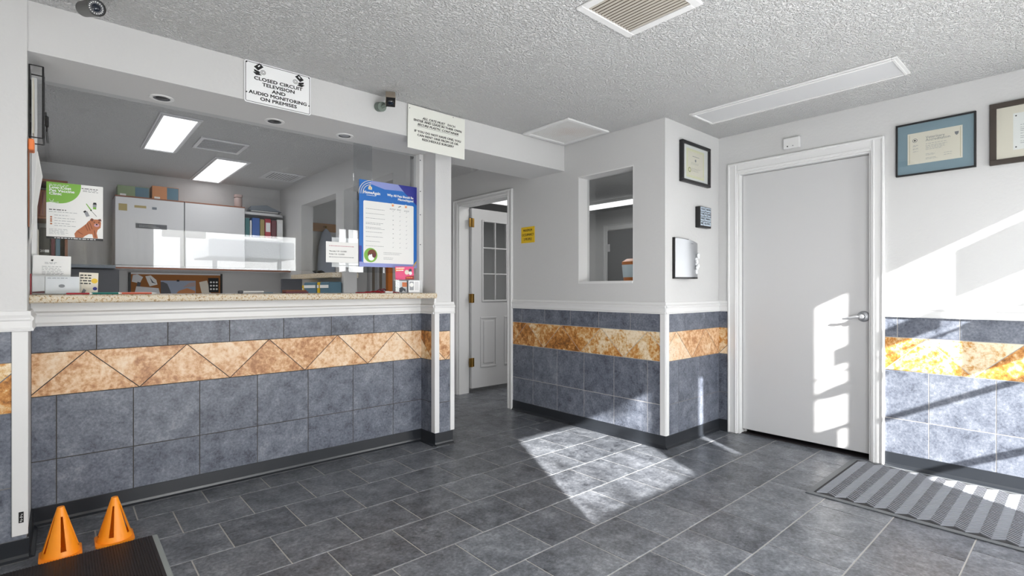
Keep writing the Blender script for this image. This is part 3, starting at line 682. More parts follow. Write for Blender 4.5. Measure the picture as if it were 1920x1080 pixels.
# filter grille beside the beam
t = thing('filter_grille', 'square ceiling grille with rust-stained filter beside the beam corner', 'vent', (3.04, 2.79, H-.014))
b = MB(); x0, x1, y0, y1 = 2.80, 3.285, 2.55, 3.045; z0 = H-.014; fw = .035
for (a, c) in (((x0, y0), (x1, y0+fw)), ((x0, y1-fw), (x1, y1)), ((x0, y0+fw), (x0+fw, y1-fw)), ((x1-fw, y0+fw), (x1, y1-fw))): b.bbox((*a, z0), (*c, H), TRIM, .003)
b.build('frame', t)
FILT = mk('stained_filter', (190, 188, 184), 0.9)
def stain(m):
    bs = m.node_tree.nodes['Principled BSDF']; g = N(m, 'ShaderNodeNewGeometry'); n = N(m, 'ShaderNodeTexNoise'); n.inputs['Scale'].default_value = 5
    d = N(m, 'ShaderNodeVectorMath', operation='DISTANCE'); L(m, g.outputs['Position'], d.inputs[0]); d.inputs[1].default_value = (3.04, 2.79, H)
    a = N(m, 'ShaderNodeMath', operation='MULTIPLY_ADD'); L(m, d.outputs['Value'], a.inputs[0]); a.inputs[1].default_value = 2.6; L(m, g.outputs['Position'], n.inputs['Vector']); L(m, n.outputs['Fac'], a.inputs[2])
    r = N(m, 'ShaderNodeValToRGB'); r.color_ramp.elements[0].position = .55; r.color_ramp.elements[0].color = (*s2l((160, 128, 104)), 1); r.color_ramp.elements[1].position = .98; r.color_ramp.elements[1].color = (*s2l((196, 194, 190)), 1)
    L(m, a.outputs[0], r.inputs[0]); L(m, r.outputs[0], bs.inputs['Base Color'])
stain(FILT)
b = MB(); b.box((x0+fw, y0+fw, H-.004), (x1-fw, y1-fw, H-.002), FILT); b.build('filter', t)
b = MB()
for i in range(34):
    x = x0+fw+(x1-x0-2*fw)*(i+.5)/34; b.box((x-.0008, y0+fw, H-.0065), (x+.0008, y1-fw, H-.0045), TRIM)
for i in range(34):
    y = y0+fw+(y1-y0-2*fw)*(i+.5)/34; b.box((x0+fw, y-.0008, H-.0065), (x1-fw, y+.0008, H-.0045), TRIM)
b.build('egg_crate_grid', t)
# unlit recessed fluorescent by the door wall
def troffer(x0, x1, y0, y1, label, dm, name='ceiling_light', fw=.028, group=None, fm=TRIM):
    t = thing(name, label, 'light', ((x0+x1)/2, (y0+y1)/2, H-.014), group); b = MB()
    for (a, c) in (((x0, y0), (x1, y0+fw)), ((x0, y1-fw), (x1, y1)), ((x0, y0+fw), (x0+fw, y1-fw)), ((x1-fw, y0+fw), (x1, y1-fw))):
        b.bbox((*a, H-.010), (*c, H), fm, .003)
    i = fw*.45
    for (a, c) in (((x0+i, y0+i), (x1-i, y0+fw)), ((x0+i, y1-fw), (x1-i, y1-i)), ((x0+i, y0+fw), (x0+fw, y1-fw)), ((x1-fw, y0+fw), (x1-i, y1-fw))): b.bbox((*a, H-.017), (*c, H-.0095), fm, .003)
    b.build('frame', t); b = MB(); b.box((x0+fw, y0+fw, H-.008), (x1-fw, y1-fw, H-.003), dm); b.build('diffuser', t); return t
troffer(3.395, 3.715, .70, 1.925, 'long unlit recessed fluorescent light above the white door', DIFF)
troffer(.53, .80, 4.39, 5.60, 'lit ceiling panel nearer the beam in the back office', TUBE, fm=CABW, group='lit office ceiling panels')
troffer(1.10, 1.42, 5.52, 6.83, 'lit ceiling panel nearer the back wall of the office', TUBE, fm=CABW, group='lit office ceiling panels')
troffer(4.62, 5.22, 5.2, 5.8, 'lit ceiling panel seen through the hallway doorway', TUBE2)
slat_vent(.87, 1.24, 4.87, 5.27, 'square ceiling vent between the two lit office panels', 'x', 10, m=CABW, back=CABW, slatm=CABW)
slat_vent(1.98, 2.06, 5.9, 6.27, 'x', 'x', 8) if False else slat_vent(1.67, 2.04, 5.78, 6.20, 'dark louvred ceiling vent at the right of the back office', 'y', 10, m=CABW, slatm=CABW)
# strip light in the exam room
t = thing('strip_light', 'lit fluorescent strip in the room behind the reception window', 'light', (5.86, 4.5, 2.33))
b = MB(); b.bbox((5.80, 3.3, 2.40), (5.92, 5.05, H), TRIM); b.build('housing', t); b = MB(); b.bbox((5.79, 3.3, 2.35), (5.93, 5.05, 2.399), TUBE2, .02); b.build('diffuser', t)
for (n_, x, y, p, sz) in (('office_lamp', .66, 5.0, .55, (.25, 1.2)), ('office_lamp', 1.26, 5.9, .3, (.3, 1.2)), ('exam_lamp', 5.86, 4.5, .5, (.14, 2.4)), ('hall_fill', 4.3, 3.6, 1.4, (.8, .8))):  # the hall light is added fill without a fixture; others sit at lit fittings
    d = bpy.data.lights.new(n_, 'AREA'); d.shape = 'RECTANGLE'; d.size, d.size_y = sz; d.energy = p*CEILING_LAMP; o = bpy.data.objects.new(n_, d); COL.objects.link(o); o.location = (x, y, 2.42 if n_ != 'exam_lamp' else 2.34); d.color = (1, .99, .97)

# ------------------------------------------------------------------ things on the jog wall
M = FY(3.527, YJ, 1.998); t = thing('picture_frame', 'black framed cream certificate with a seal above the small block sign', 'picture', (3.76, YJ-.02, 2.0))
W_, H_ = .43, .315
def framed(M, W_, H_, fw, dep, fm, t, board, doc, docm, extra, fw2=None):
    b = MB(M)
    for (a, c) in (((0, 0), (W_, fw)), ((0, H_-fw), (W_, H_)), ((0, fw), (fw, H_-fw)), ((W_-fw, fw), (W_, H_-fw))): b.bbox((*a, 0), (*c, dep), fm, .002)
    b.build('frame', t)
    b = MB(M); b.box((fw, fw, 0), (W_-fw, H_-fw, dep*.45), board); b.build('mat_board', t)
    b = MB(M); b.box((doc[0], doc[1], dep*.45), (doc[2], doc[3], dep*.45+.001), docm); extra(b, dep*.45+.0016); b.build('certificate', t)
    b = MB(M); b.box((fw, fw, dep*.8), (W_-fw, H_-fw, dep*.8+.001), GLASS); b.build('glazing', t)
YPAL = mk('pale_yellow_border', (222, 219, 184), 0.7); SEAL = mk('olive_seal', (150, 150, 84), 0.6); OFFW = mk('off_white_mount', (226, 226, 224), 0.7)
def e1(b, n):
    b.box((.10, .065, n-.0005), (.33, .25, n), CREAM)
    b.lines(.17, .27, [.215], GREYINK, n+.0008, .004, .0); b.disc((.215, .185), .011, n, n+.0007, GREYINK, 14)
    b.lines(.15, .29, [.165, .155, .12, .11, .10], GREYINK, n+.0008, .0016); b.disc((.125, .105), .020, n, n+.0008, SEAL, 20); b.disc((.125, .105), .012, n, n+.0012, YPAL, 16)
framed(M, W_, H_, .022, .032, BLACK, t, OFFW, (.08, .045, .35, .27), YPAL, e1)
M = FY(3.765, YJ, 1.665); t = thing('block_sign', 'small dark block sign with pale lettering between certificate and wall dispenser', 'sign', (3.86, YJ-.02, 1.665))
b = MB(M); b.bbox((0, 0, 0), (.175, .165, .042), BLACK, .002); b.build('block', t)
LB = mk('pale_blue_letter_tile', (186, 200, 214), 0.6); b = MB(M)
rows = [[('PLEASE', .075), ('NEVER', .075)], [('YOUR', .05), ('PETS', .045), ('AND', .045)], [('WEIRD', .06), ('FRIENDS', .09)], [('AND', .035), ('RELATIVES', .115)]]
for i, rw in enumerate(rows):
    u = .008; v = .145-.0375*i
    for (s_, wd_) in rw: b.box((u, v-.017, .042), (u+wd_, v+.015, .043), LB); u += wd_+.008
b.build('letter_tiles', t)
b = MB(M)
for i, rw in enumerate(rows):
    u = .008; v = .145-.0375*i
    for (s_, wd_) in rw: b.txt(s_, u+wd_/2, v-.001, .022, INK, n=.0435, sx=(wd_-.004)/(len(s_)*.0145)); u += wd_+.008
b.build('lettering', t)
# stainless bag dispenser
t = thing('bag_dispenser', 'curved stainless bag dispenser with black edge below the block sign', 'dispenser', (3.55, YJ-.03, 1.255))
M = FY(3.44, YJ, 1.255); b = MB(M); vs = []; fs = []; n = 14
for i in range(n+1):
    f = i/n; u = .215*f; d = .012+.075*math.sin(PI*min(1, f*.62+.02)) ; top = .305-.035*f**1.3
    vs += [(u, .012, d), (u, top, d), (u, .012, .004), (u, top, .004)]
for i in range(n): a = 4*i; fs += [(a, a+4, a+5, a+1)]
fs += [(0, 1, 3, 2), (4*n, 4*n+2, 4*n+3, 4*n+1)]
b.add(vs, fs, STEEL, smooth=True); b.fix = True; b.build('steel_cover', t)
b = MB(M); b.box((-.008, 0, 0), (.22, .31, .004), BLACK); b.box((-.008, 0, 0), (.0, .31, .02), BLACK)
pv = [(.215*i/n, .012+.077*math.sin(PI*min(1, (i/n)*.62+.02))) for i in range(n+1)]
vs = [(u, 0, d) for u, d in pv]+[(u, .012, d) for u, d in pv]+[(0, 0, 0), (.215, 0, 0), (0, .012, 0), (.215, .012, 0)]; k = n+1
fs = [(i, i+1, k+i+1, k+i) for i in range(n)]+[tuple(range(n+1))+(2*k+1, 2*k)]; b.add(vs, fs, BLACK); b.build('black_edge', t)
b = MB(M); vs = [(u, .297-.035*(u/.215)**1.3, d*.98) for u, d in pv]+[(u, .297-.035*(u/.215)**1.3, .004) for u, d in pv]
b.add(vs, [(i, i+1, k+i+1, k+i) for i in range(n)], BLACK); b.build('dark_top', t)
b = MB(M); b.lines(.10, .15, [.262], GREYINK, n=.092, h=.004); b.build('printed_mark', t)
PLAS = mk('crumpled_clear_plastic', (226, 228, 230), 0.2); b = MB(M)
for i in range(9): b.ball((.185+random.uniform(-.01, .012), .05+i*.016, .094+random.uniform(-.008, .008)), random.uniform(.011, .016), PLAS, 8, (1, 1.2, .8))
b.build('plastic_bags', t)

# ------------------------------------------------------------------ things on the reception wall and right wall
t = thing('occupancy_sign', 'small yellow maximum occupancy sign by the hallway door', 'sign', (XW-.004, 3.555, 1.617))
M = FX(XW, 3.645, 1.618); b = MB(M); b.bbox((0, 0, 0), (.185, .152, .004), YEL, .001); b.build('panel', t)
b = MB(M)
for i, s_ in enumerate(('MAXIMUM', 'OCCUPANCY', '2 PEOPLE')): b.txt(s_, .0925, .118-.042*i, .034, INK, n=.0046, sx=.78)
b.build('lettering', t)
t = thing('door_chime', 'small white chime box above the white door', 'chime', (XD-.02, 1.5, 2.236)); M = FX(XD, 1.558, 2.236)
b = MB(M); b.bbox((0, 0, 0), (.115, .082, .03), TRIM, .004); b.build('case', t); b = MB(M); b.disc((.032, .018), .005, .03, .0306, BLACK, 12); b.disc((.07, .018), .004, .03, .0306, GREYINK, 12); b.build('sensor_dots', t)
M = FX(XD, .860, 1.912); t = thing('picture_frame', 'black framed accreditation document on slate blue mat right of the door', 'picture', (XD-.01, .664, 1.912))
def e2(b, n):
    b.txt('Veterinary\nAccreditation', .155, .222, .022, GREYINK, n=n+.0004, align='LEFT', spacing=.75, th=.0002)
    b.lines(.155, .27, [.19, .178, .17, .162, .154], LINEINK, n+.0006, .002); b.lines(.09, .12, [.19, .184, .17, .164, .15], LINEINK, n+.0006, .002)
    b.lines(.155, .22, [.125, .118, .10, .093], LINEINK, n+.0006, .002); b.lines(.245, .29, [.118, .105], LINEINK, n+.0006, .002)
    b.disc((.10, .222), .013, n-.0002, n+.0004, GREYINK, 18); b.disc((.10, .222), .010, n, n+.0007, CREAM, 16); b.disc((.10, .222), .006, n, n+.001, INK, 6)
    b.prism([(.296, .236), (.316, .236), (.314, .222), (.306, .213), (.298, .222)], n, n+.0006, GREYINK)
    for (a, c) in (((.072, .078), (.0735, .262)), ((.322, .078), (.3235, .262))): b.box((*a, n-.0003), (*c, n+.0003), OLIVEB)
framed(M, .396, .338, .010, .020, BLACK, t, BOARDB, (.062, .070, .333, .270), CREAM, e2)
M = FX(XD, .405, 1.906); t = thing('picture_frame', 'wide walnut frame with cream mat at the far right of the wall', 'picture', (XD-.01, .19, 1.906))
def e3(b, n):
    b.box((.10, .075, n-.0005), (.33, .285, n), PAPER); b.txt('Certificate', .215, .25, .026, INK, n=n+.0006, sx=.7, th=.0002)
    b.lines(.13, .30, [.215, .20, .19, .18, .165, .15, .14, .12, .11], GREYINK, n+.0008, .002)
    for (u, v) in ((.112, .27), (.112, .09), (.318, .27), (.318, .09)): b.disc((u, v), .004, n, n+.001, INK, 8)
framed(M, .43, .36, .030, .024, WOODD, t, CREAM, (.085, .06, .345, .30), CREAM, e3)

# ------------------------------------------------------------------ mats and cones
def floor_mat():
    x0, x1, y0, y1 = 3.225, 4.115, -.55, 1.10
    t = thing('door_mat', 'grey chevron ribbed entrance mat with rubber border on the tiles', 'mat', ((x0+x1)/2, (y0+y1)/2, 0))
    b = MB(); b.bbox((x0, y0, 0.0005), (x1, y1, .006), MATR, .003); b.build('rubber_border', t)
    b = MB(); e = .035; b.box((x0+e, y0+e, .006), (x1-e, y1-e, .0075), MATD); b.build('mat_base', t)
    b = MB(); bw = .046; sx = .024; am = .038; h0, h1 = .0075, .0135; w_ = .0068
    X = x0+e+am/2+.004
    while X < x1-e-am/2:
        pts = []; k = 0; y = y0+e
        while y <= y1-e+1e-6: pts.append((X+(am/2 if k % 2 else -am/2), y)); y += bw; k += 1
        for (p, q) in zip(pts, pts[1:]):
            b.add([(p[0]-w_, p[1], h0), (p[0]+w_, p[1], h0), (q[0]+w_, q[1], h0), (q[0]-w_, q[1], h0), (p[0]-w_*.7, p[1], h1), (p[0]+w_*.7, p[1], h1), (q[0]+w_*.7, q[1], h1), (q[0]-w_*.7, q[1], h1)],
                  [(4, 5, 6, 7), (1, 2, 6, 5), (3, 0, 4, 7)], MATG)
        X += sx
    b.build('chevron_ribs', t)
floor_mat()
x0, x1, y0, y1 = -.62, .345, 2.2, 2.94
t = thing('boot_tray_mat', 'black ribbed rubber mat with worn grey edge in front of the orange cones', 'mat', ((x0+x1)/2, (y0+y1)/2, 0))
b = MB(); b.bbox((x0, y0, .0005), (x1, y1, .012), MATS, .004); b.build('worn_edge', t)
b = MB(); b.box((x0+.012, y0+.012, .012), (x1-.022, y1-.006, .0135), MATB)
x = x0+.016
while x < x1-.028: b.prism([(0, 0), (.004, 0), (.003, .003), (.001, .003)], 0, y1-y0-.02, MATB, Matrix.Translation((x, y1-.008, .0135)) @ Matrix.Rotation(PI/2, 4, 'X')); x += .0095
b.build('ribbed_surface', t)
def cone(x, y, h, label, rot):
    t = thing('traffic_cone', label, 'cone', (x, y, 0), 'orange cones behind the black mat')
    seg = 60; zs = [.008, .03]+[.03+(h*.82-.03)*i/8 for i in range(1, 9)]+[h-.006, h]
    def rad(z): return .068-(.068-.0125)*((z-.008)/(h-.008))
    prof = [(rad(z), z) for z in zs]
    def skip(i, k): return 1 <= i <= 8 and (k+rot) % 12 < 3
    T = Matrix.Translation((x, y, 0)); b = MB()
    b.lathe(prof, ORANGE, seg, T, skip, close=False)
    b.lathe([(max(r-.004, .002), z) for r, z in prof], ORANGE, seg, T, skip, close=False)
    b.lathe([(.0125, h), (.0005, h)], ORANGE, seg, T, close=False)
    # slot cheeks
    for k in range(seg):
        if (k+rot) % 12 in (0, 3):
            a = 2*PI*k/seg; vs = []
            for i in range(1, 10): r = prof[i][0]; vs += [(r*math.cos(a), r*math.sin(a), prof[i][1]), ((r-.004)*math.cos(a), (r-.004)*math.sin(a), prof[i][1])]
            b.add(vs, [(2*i, 2*i+1, 2*i+3, 2*i+2) for i in range(8)], ORANGE, T=T)
    b.build('cone_body', t)
    b = MB(); k = .0725; T2 = T; b.prism(rrect(-k, -k, k, k, .02), 0, .008, ORANGE, T2); b.build('square_base', t)
cone(.0, 3.02, .2115, 'orange slotted plastic cone nearest the left wall', 3)
cone(.190, 3.04, .198, 'orange slotted plastic cone farther from the left wall', 7)

# ------------------------------------------------------------------ posters on the glass
t = thing('pet_poster', 'blue microchip poster with white chart on the glass beside the pillar', 'poster', (1.83, 3.44, 1.338)); M = FY(1.597, 3.462, 1.338)
W_, H_ = .47, .625
b = MB(M); b.prism(rrect(0, 0, W_, H_, .004), 0, .001, BLUE)
b.box((0, 0, .001), (W_, .035, .0013), LILAC); b.box((.0, .035, .001), (.02, .15, .0013), NAVY)
b.prism([(.10, H_), (.07, H_-.02), (.20, H_-.05), (.34, H_-.045), (W_, H_-.08), (W_, H_)], .001, .0014, LILAC); b.prism([(.31, H_), (.36, H_-.05), (W_, H_-.14), (W_, H_)], .0014, .0018, NAVY)
for r in (.065, .08, .095):
    for i in range(6):
        a = PI/2+PI/2*i/6+.05; c = a+PI/12-.0; cu, cv = .095, H_-.097
        b.prism([(cu+r*math.cos(a), cv+r*math.sin(a)), (cu+(r+.004)*math.cos(a), cv+(r+.004)*math.sin(a)), (cu+(r+.004)*math.cos(c), cv+(r+.004)*math.sin(c)), (cu+r*math.cos(c), cv+r*math.sin(c))][::-1], .001, .002, CREAM)
b.build('sheet', t)
b = MB(M); b.prism(rrect(.032, .028, W_-.028, H_-.148, .010), .001, .0022, PAPER); b.build('chart_panel', t)
b = MB(M); b.txt('HomeAgain', .098, H_-.088, .030, SIGNW, n=.0025, bold=.0008, sx=.92); b.txt('Why All Pets Should Be', W_-.03, H_-.088, .024, SIGNW, n=.0025, bold=.0007, align='RIGHT', sx=.95); b.txt('Microchipped', W_-.03, H_-.112, .024, SIGNW, n=.0025, bold=.0007, align='RIGHT'); b.box((.055, H_-.109, .002), (.13, H_-.106, .0026), SIGNW); b.build('headline', t)
b = MB(M); b.prism([(.070, H_-.066), (.070, H_-.048), (.082, H_-.036), (.098, H_-.048), (.098, H_-.066)], .002, .0028, YPAL); b.disc((.084, H_-.055), .005, .0028, .003, ORNP, 10)
for u in (.265, .375): b.disc((u, H_-.158), .014, .0022, .003, CREAM, 18); b.disc((u, H_-.162), .007, .003, .0034, ORNP, 12)
b.prism([(.31, H_-.168), (.33, H_-.158), (.335, H_-.163), (.312, H_-.173)], .0022, .003, OLIVE); b.build('logo_marks', t)
b = MB(M); v = H_-.205
for i in range(9):
    vv = v-.0335*i; b.lines(.05, .20, [vv] if i not in (3, 4) else [vv, vv-.009], GREYINK, .0026, .0024, .3)
    for j, u in enumerate((.268, .325, .38)):
        if j == 0 and 1 < i < 7: b.box((u-.004, vv-.002, .002), (u+.004, vv+.002, .0027), GREYINK)
        else: b.prism([(u-.005, vv+.001), (u-.001, vv-.005), (u+.009, vv+.007), (u, vv-.001)], .002, .0027, LINEINK)
b.lines(.24, .29, [H_-.187, H_-.193], GREYINK, .0026, .0025); b.lines(.30, .345, [H_-.187, H_-.193], GREYINK, .0026, .0025); b.lines(.36, .41, [H_-.19, H_-.196], GREYINK, .0026, .0025); b.lines(.19, .37, [.108, .097], GREYINK, .0026, .0024); b.lines(.19, .30, [.07, .06], GREYINK, .0026, .0022); b.build('chart_print', t)
b = MB(M); c = (.088, .085); b.disc(c, .056, .0022, .0028, PAPER, 28); b.disc(c, .052, .0028, .0032, GREEN, 28); b.disc((c[0]+.010, c[1]+.008), .034, .0032, .0036, DOGD, 18); b.disc((c[0]+.004, c[1]-.016), .024, .0036, .004, SIGNW, 16); b.disc((c[0]+.026, c[1]-.002), .016, .0036, .0041, MAROON, 12)
b.disc((c[0]-.002, c[1]+.006), .004, .004, .0044, INK, 8); b.disc((c[0]+.012, c[1]+.008), .004, .004, .0044, INK, 8); b.build('pet_picture', t)
b = MB(M)
for k in range(3): b.tube([(W_-.045+k*.008, .0, .003), (W_-.004, .045-.006*k+.01, .003)], .0014, YEL, 6)
b.build('yellow_stripes', t)

t = thing('vaccine_poster', 'green and white vaccine clinic poster with a dog on the left glass', 'poster', (.056, 3.44, 1.428)); M = FY(-.054, 3.462, 1.428)
W_, H_ = .222, .286
b = MB(M); b.box((0, 0, 0), (W_, H_, .001), PAPER); b.box((0, 0, .001), (W_, .012, .0016), BLACK); b.build('sheet', t)
b = MB(M); pts = [(0, H_)]+[(.0, H_-.105)]+[(.045+.088*math.cos(a), H_-.012+.093*math.sin(a)*1.0) for a in [(-1.9+i*1.9/14) for i in range(15)]]+[(.133, H_)]
b.prism(pts, .001, .0016, GREEN); b.build('green_corner', t)
b = MB(M); b.txt('Low-Cost\nPet Vaccine\nClinic', .010, H_-.042, .0185, SIGNW, n=.002, align='LEFT', spacing=.84, bold=.0006, sx=1.12); b.lines(.010, .085, [H_-.012, H_-.018], SIGNW, .002, .002)
b.lines(.135, .205, [H_-.018], INK, .0016, .003, .1); b.lines(.14, .205, [H_-.026, H_-.033], GREYINK, .0016, .0022, .2)
b.lines(.010, .075, [.148], INK, .0016, .004, .0); b.lines(.01, .12, [.137], LINEINK, .0016, .002)
b.lines(.03, .12, [.121, .106, .093, .079, .068], LINEINK, .0016, .002, .4); b.lines(.01, .085, [.05, .044, .038, .032, .026], LINEINK, .0016, .0015, .2); b.lines(.03, .20, [.006], SIGNW, .0022, .003, .05); b.build('lettering', t)
b = MB(M)
for v in (.110, .099, .089, .076): b.disc((.018, v), .0042, .001, .002, DOGB, 12)
b.tube([(.012, H_-.086, .002), (.014, H_-.094, .002), (.020, H_-.097, .002), (.026, H_-.092, .002), (.026, H_-.085, .002)], .0008, SIGNW, 6); b.tube([(.022, H_-.097, .002), (.030, H_-.102, .002), (.042, H_-.100, .002)], .0008, SIGNW, 6); b.disc((.044, H_-.100), .0022, .0016, .0026, SIGNW, 10)
b.build('bullet_icons', t)
b = MB(M)   # syringe and vials
b.prism([(.152, .190), (.155, .192), (.176, .160), (.171, .157)], .001, .0017, GREEN); b.tube([(.171, .160, .0015), (.196, .128, .0015)], .0009, INK, 6); b.disc((.173, .158), .0035, .001, .002, INK, 10)
b.prism([(.144, .148), (.158, .152), (.168, .128), (.154, .122)], .001, .0016, LINEINK); b.prism([(.141, .148), (.150, .156), (.155, .150), (.146, .143)], .0016, .002, INK); b.prism([(.181, .168), (.194, .168), (.196, .190), (.180, .192)], .001, .0015, LINEINK); b.prism([(.180, .190), (.196, .190), (.194, .200), (.183, .200)], .0015, .002, INK); b.prism([(.181, .165), (.194, .165), (.194, .176), (.181, .176)], .0015, .002, GREEN)
b.build('syringe_picture', t)
b = MB(M)   # seated dog silhouette
b.prism([(.110, .013), (.107, .032), (.116, .048), (.135, .066), (.152, .084), (.162, .100), (.176, .112), (.200, .112), (.214, .100), (.212, .070), (.200, .058), (.196, .040), (.201, .013), (.182, .013), (.178, .034), (.164, .034), (.148, .022), (.140, .013)][::-1], .001, .002, DOGB)
b.disc((.191, .090), .022, .002, .0024, DOGB, 20); b.prism([(.168, .108), (.176, .118), (.184, .112), (.178, .100)][::-1], .0024, .0028, DOGD); b.prism([(.200, .112), (.212, .117), (.216, .104), (.206, .104)][::-1], .0024, .0028, DOGD)
b.disc((.196, .082), .011, .0024, .0028, PK0, 14, sy=.8); b.disc((.196, .086), .004, .0028, .0032, INK, 10); b.disc((.186, .097), .0025, .0028, .0032, INK, 8); b.disc((.205, .097), .0025, .0028, .0032, INK, 8)
for (p, q) in (((.150, .080), (.160, .050)), ((.158, .090), (.170, .052)), ((.168, .094), (.178, .060)), ((.120, .045), (.140, .030)), ((.186, .055), (.190, .020))): b.tube([(*p, .0022), (*q, .0022)], .0012, DOGD, 6)
b.build('dog_picture', t)

def notice(x0, x1, z0, z1, y, label, rows_, name='paper_notice', head=None, cat='notice', rot=0):
    M = FY(x0, y, z0) @ Matrix.Rotation(rot, 4, 'Z'); t = thing(name, label, cat, ((x0+x1)/2, y, z0)); b = MB(M); b.box((0, 0, 0), (x1-x0, z1-z0, .0008), PAPER); b.build('sheet', t)
    b = MB(M)
    for (v, a, c, m) in rows_: b.lines(a*(x1-x0), c*(x1-x0), [v*(z1-z0)], m, .0014, .0035, .15)
    if head: b.txt(head[0], (x1-x0)/2, head[1]*(z1-z0), head[2], head[3], n=.0012)
    b.build('lettering', t)
M = FY(1.357, 3.460, 1.360); t = thing('paper_notice', 'white paper with closing days taped to the glass left of the blue poster', 'notice', (1.474, 3.46, 1.36))
b = MB(M); b.box((0, 0, 0), (.232, .143, .0008), PAPER); b.build('sheet', t)
b = MB(M); b.lines(.022, .20, [.115], PK0, .0014, .005, .0); b.txt('Thursday 11/5  CLOSED', .022, .078, .0125, INK, n=.0014, align='LEFT'); b.txt('Friday 11/6  CLOSED', .022, .058, .0125, INK, n=.0014, align='LEFT'); b.lines(.022, .20, [.038], GREYINK, .0014, .004, .0); b.build('lettering', t)
b = MB(); b.box((1.405, 3.476, 1.33), (1.60, 3.4765, 1.535), PAPER); tag(b.build('paper_sheet'), 'plain sheet behind the closing days notice on the glass', 'paper')

# ------------------------------------------------------------------ things on the counter
CT = 1.148
def slab(M, w_, h_, d_, m, name, parent): b = MB(M); b.box((0, 0, 0), (w_, h_, d_), m); return b.build(name, parent)
# framed white card standing behind the brochures
t = thing('card_stand', 'white printed card in a clear stand at the left end of the counter', 'card', (-.03, 3.42, CT)); M = FY(-.107, 3.42, CT) @ Matrix.Rotation(-.02, 4, 'Z')
b = MB(M); b.box((0, 0, 0), (.146, .195, .002), ACRYL); b.bbox((0, 0, -.05), (.146, .003, .002), ACRYL, .001); b.build('clear_stand', t)
b = MB(M); b.box((.002, .09, .0022), (.143, .194, .003), PAPER); b.build('card', t)
b = MB(M); b.prism([(.066, .170), (.070, .176), (.078, .176), (.074, .166)], .003, .0034, INK); b.lines(.045, .10, [.160, .154], GREYINK, .0034, .0018); b.lines(.035, .115, [.140, .132, .124, .116, .108, .102], GREYINK, .0034, .0018, .2); b.build('lettering', t)
t = thing('brochure_holder', 'clear brochure holder with red side edge at the left end of the counter', 'holder', (-.01, 3.36, CT)); M = FY(-.108, 3.345, CT)
b = MB(M); b.box((0, 0, 0), (.185, .004, .0), ACRYL) if False else b.box((0, 0, -.05), (.185, .003, 0), ACRYL); b.box((0, .003, -.002), (.185, .098, 0), ACRYL); b.box((.182, .003, -.05), (.185, .098, -.002), ACRYL); b.build('clear_case', t)
b = MB(M); b.box((-.0005, 0, -.05), (.003, .100, .0015), RED); b.build('red_edge', t)
b = MB(M); b.box((.006, .004, -.012), (.050, .09, -.006), PAPER); b.box((.052, .004, -.010), (.178, .088, -.004), SIGNW); b.lines(.06, .15, [.08], LINEINK, -.0035, .003); b.disc((.112, .042), .012, -.004, -.0035, LINEINK, 12, sy=.7); b.prism([(.006, .006), (.050, .006), (.050, .018), (.006, .014)], -.006, -.0055, MAROON); b.box((.148, .02, -.004), (.150, .04, -.0034), SIGNW); b.build('brochures', t)
t = thing('booklet', 'small booklet with a yellow dot standing behind the brochure holder', 'booklet', (.11, 3.43, CT)); M = FY(.068, 3.44, CT+.001) @ Matrix.Rotation(-.03, 4, 'Z')
b = MB(M); b.box((0, 0, 0), (.077, .112, .004), CREAM); b.build('cover', t); b = MB(M); b.disc((.062, .070), .013, .004, .006, YEL, 20); b.disc((.065, .03), .009, .004, .0048, NAVY, 14); b.lines(.004, .05, [.098, .084, .070, .056], INK, .0046, .006, .1); b.prism([(.01, .005), (.02, .03), (.03, .02), (.024, .004)], .004, .0046, GREYINK); b.build('print', t)
def pen(p, q, r, m, label, capm=None, name='pencil'):
    t = thing(name, label, 'pencil', ((p[0]+q[0])/2, (p[1]+q[1])/2, CT), 'pencils on the granite counter'); P = Vector((p[0], p[1], CT+r)); Q = Vector((q[0], q[1], CT+r))
    a = P.lerp(Q, .88); b = MB(); b.cyl(tuple(P), tuple(a), r, m, 8); b.build('barrel', t); b = MB(); b.cyl(tuple(a), tuple(Q), r*1.02, capm or PAPER, 8, r*.35 if capm is None else None); b.build('tip' if capm is None else 'cap', t)
pen((.02, 3.262), (.118, 3.27), .0045, RED, 'dark red pencil lying on the granite in front of the brochures')
pen((.115, 3.282), (.235, 3.29), .0055, TEAL, 'teal green pencil on the granite, between the two red ones')
pen((.20, 3.30), (.385, 3.31), .0055, CORAL, 'long coral red pencil on the granite edge right of the teal one')
t = thing('marker_pen', 'black and silver marker lying on the middle of the counter', 'pen', (.93, 3.6, CT))
b = MB(); b.bbox((.875, 3.59, CT), (1.0, 3.615, CT+.016), PAPER, .004); b.build('barrel', t); b = MB(); b.bbox((.848, 3.588, CT), (.876, 3.617, CT+.018), DKGREY, .004); b.bbox((.88, 3.5895, CT+.002), (1.0, 3.5905, CT+.006), DKGREY, .0004); b.build('cap', t)
b = MB(); b.bbox((1.0, 3.60, CT), (1.06, 3.612, CT+.006), BOARDB, .003); tag(b.build('pen_cap'), 'thin pale blue cap lying right of the marker on the counter', 'cap')
# low reddish booklets
for i, (x, y, m, l) in enumerate(((1.14, 3.60, MAROON, 'flat maroon booklet on the counter in front of the dark monitor'), (1.17, 3.68, BROWN, 'flat brown pad on the counter behind the maroon booklet'))):
    b = MB(Matrix.Translation((x, y, CT+.0005)) @ Matrix.Rotation(.2*i, 4, 'Z')); b.bbox((0, 0, 0), (.15, .06, .012+.010*i), m, .002); tag(b.build('booklet'), l, 'booklet')
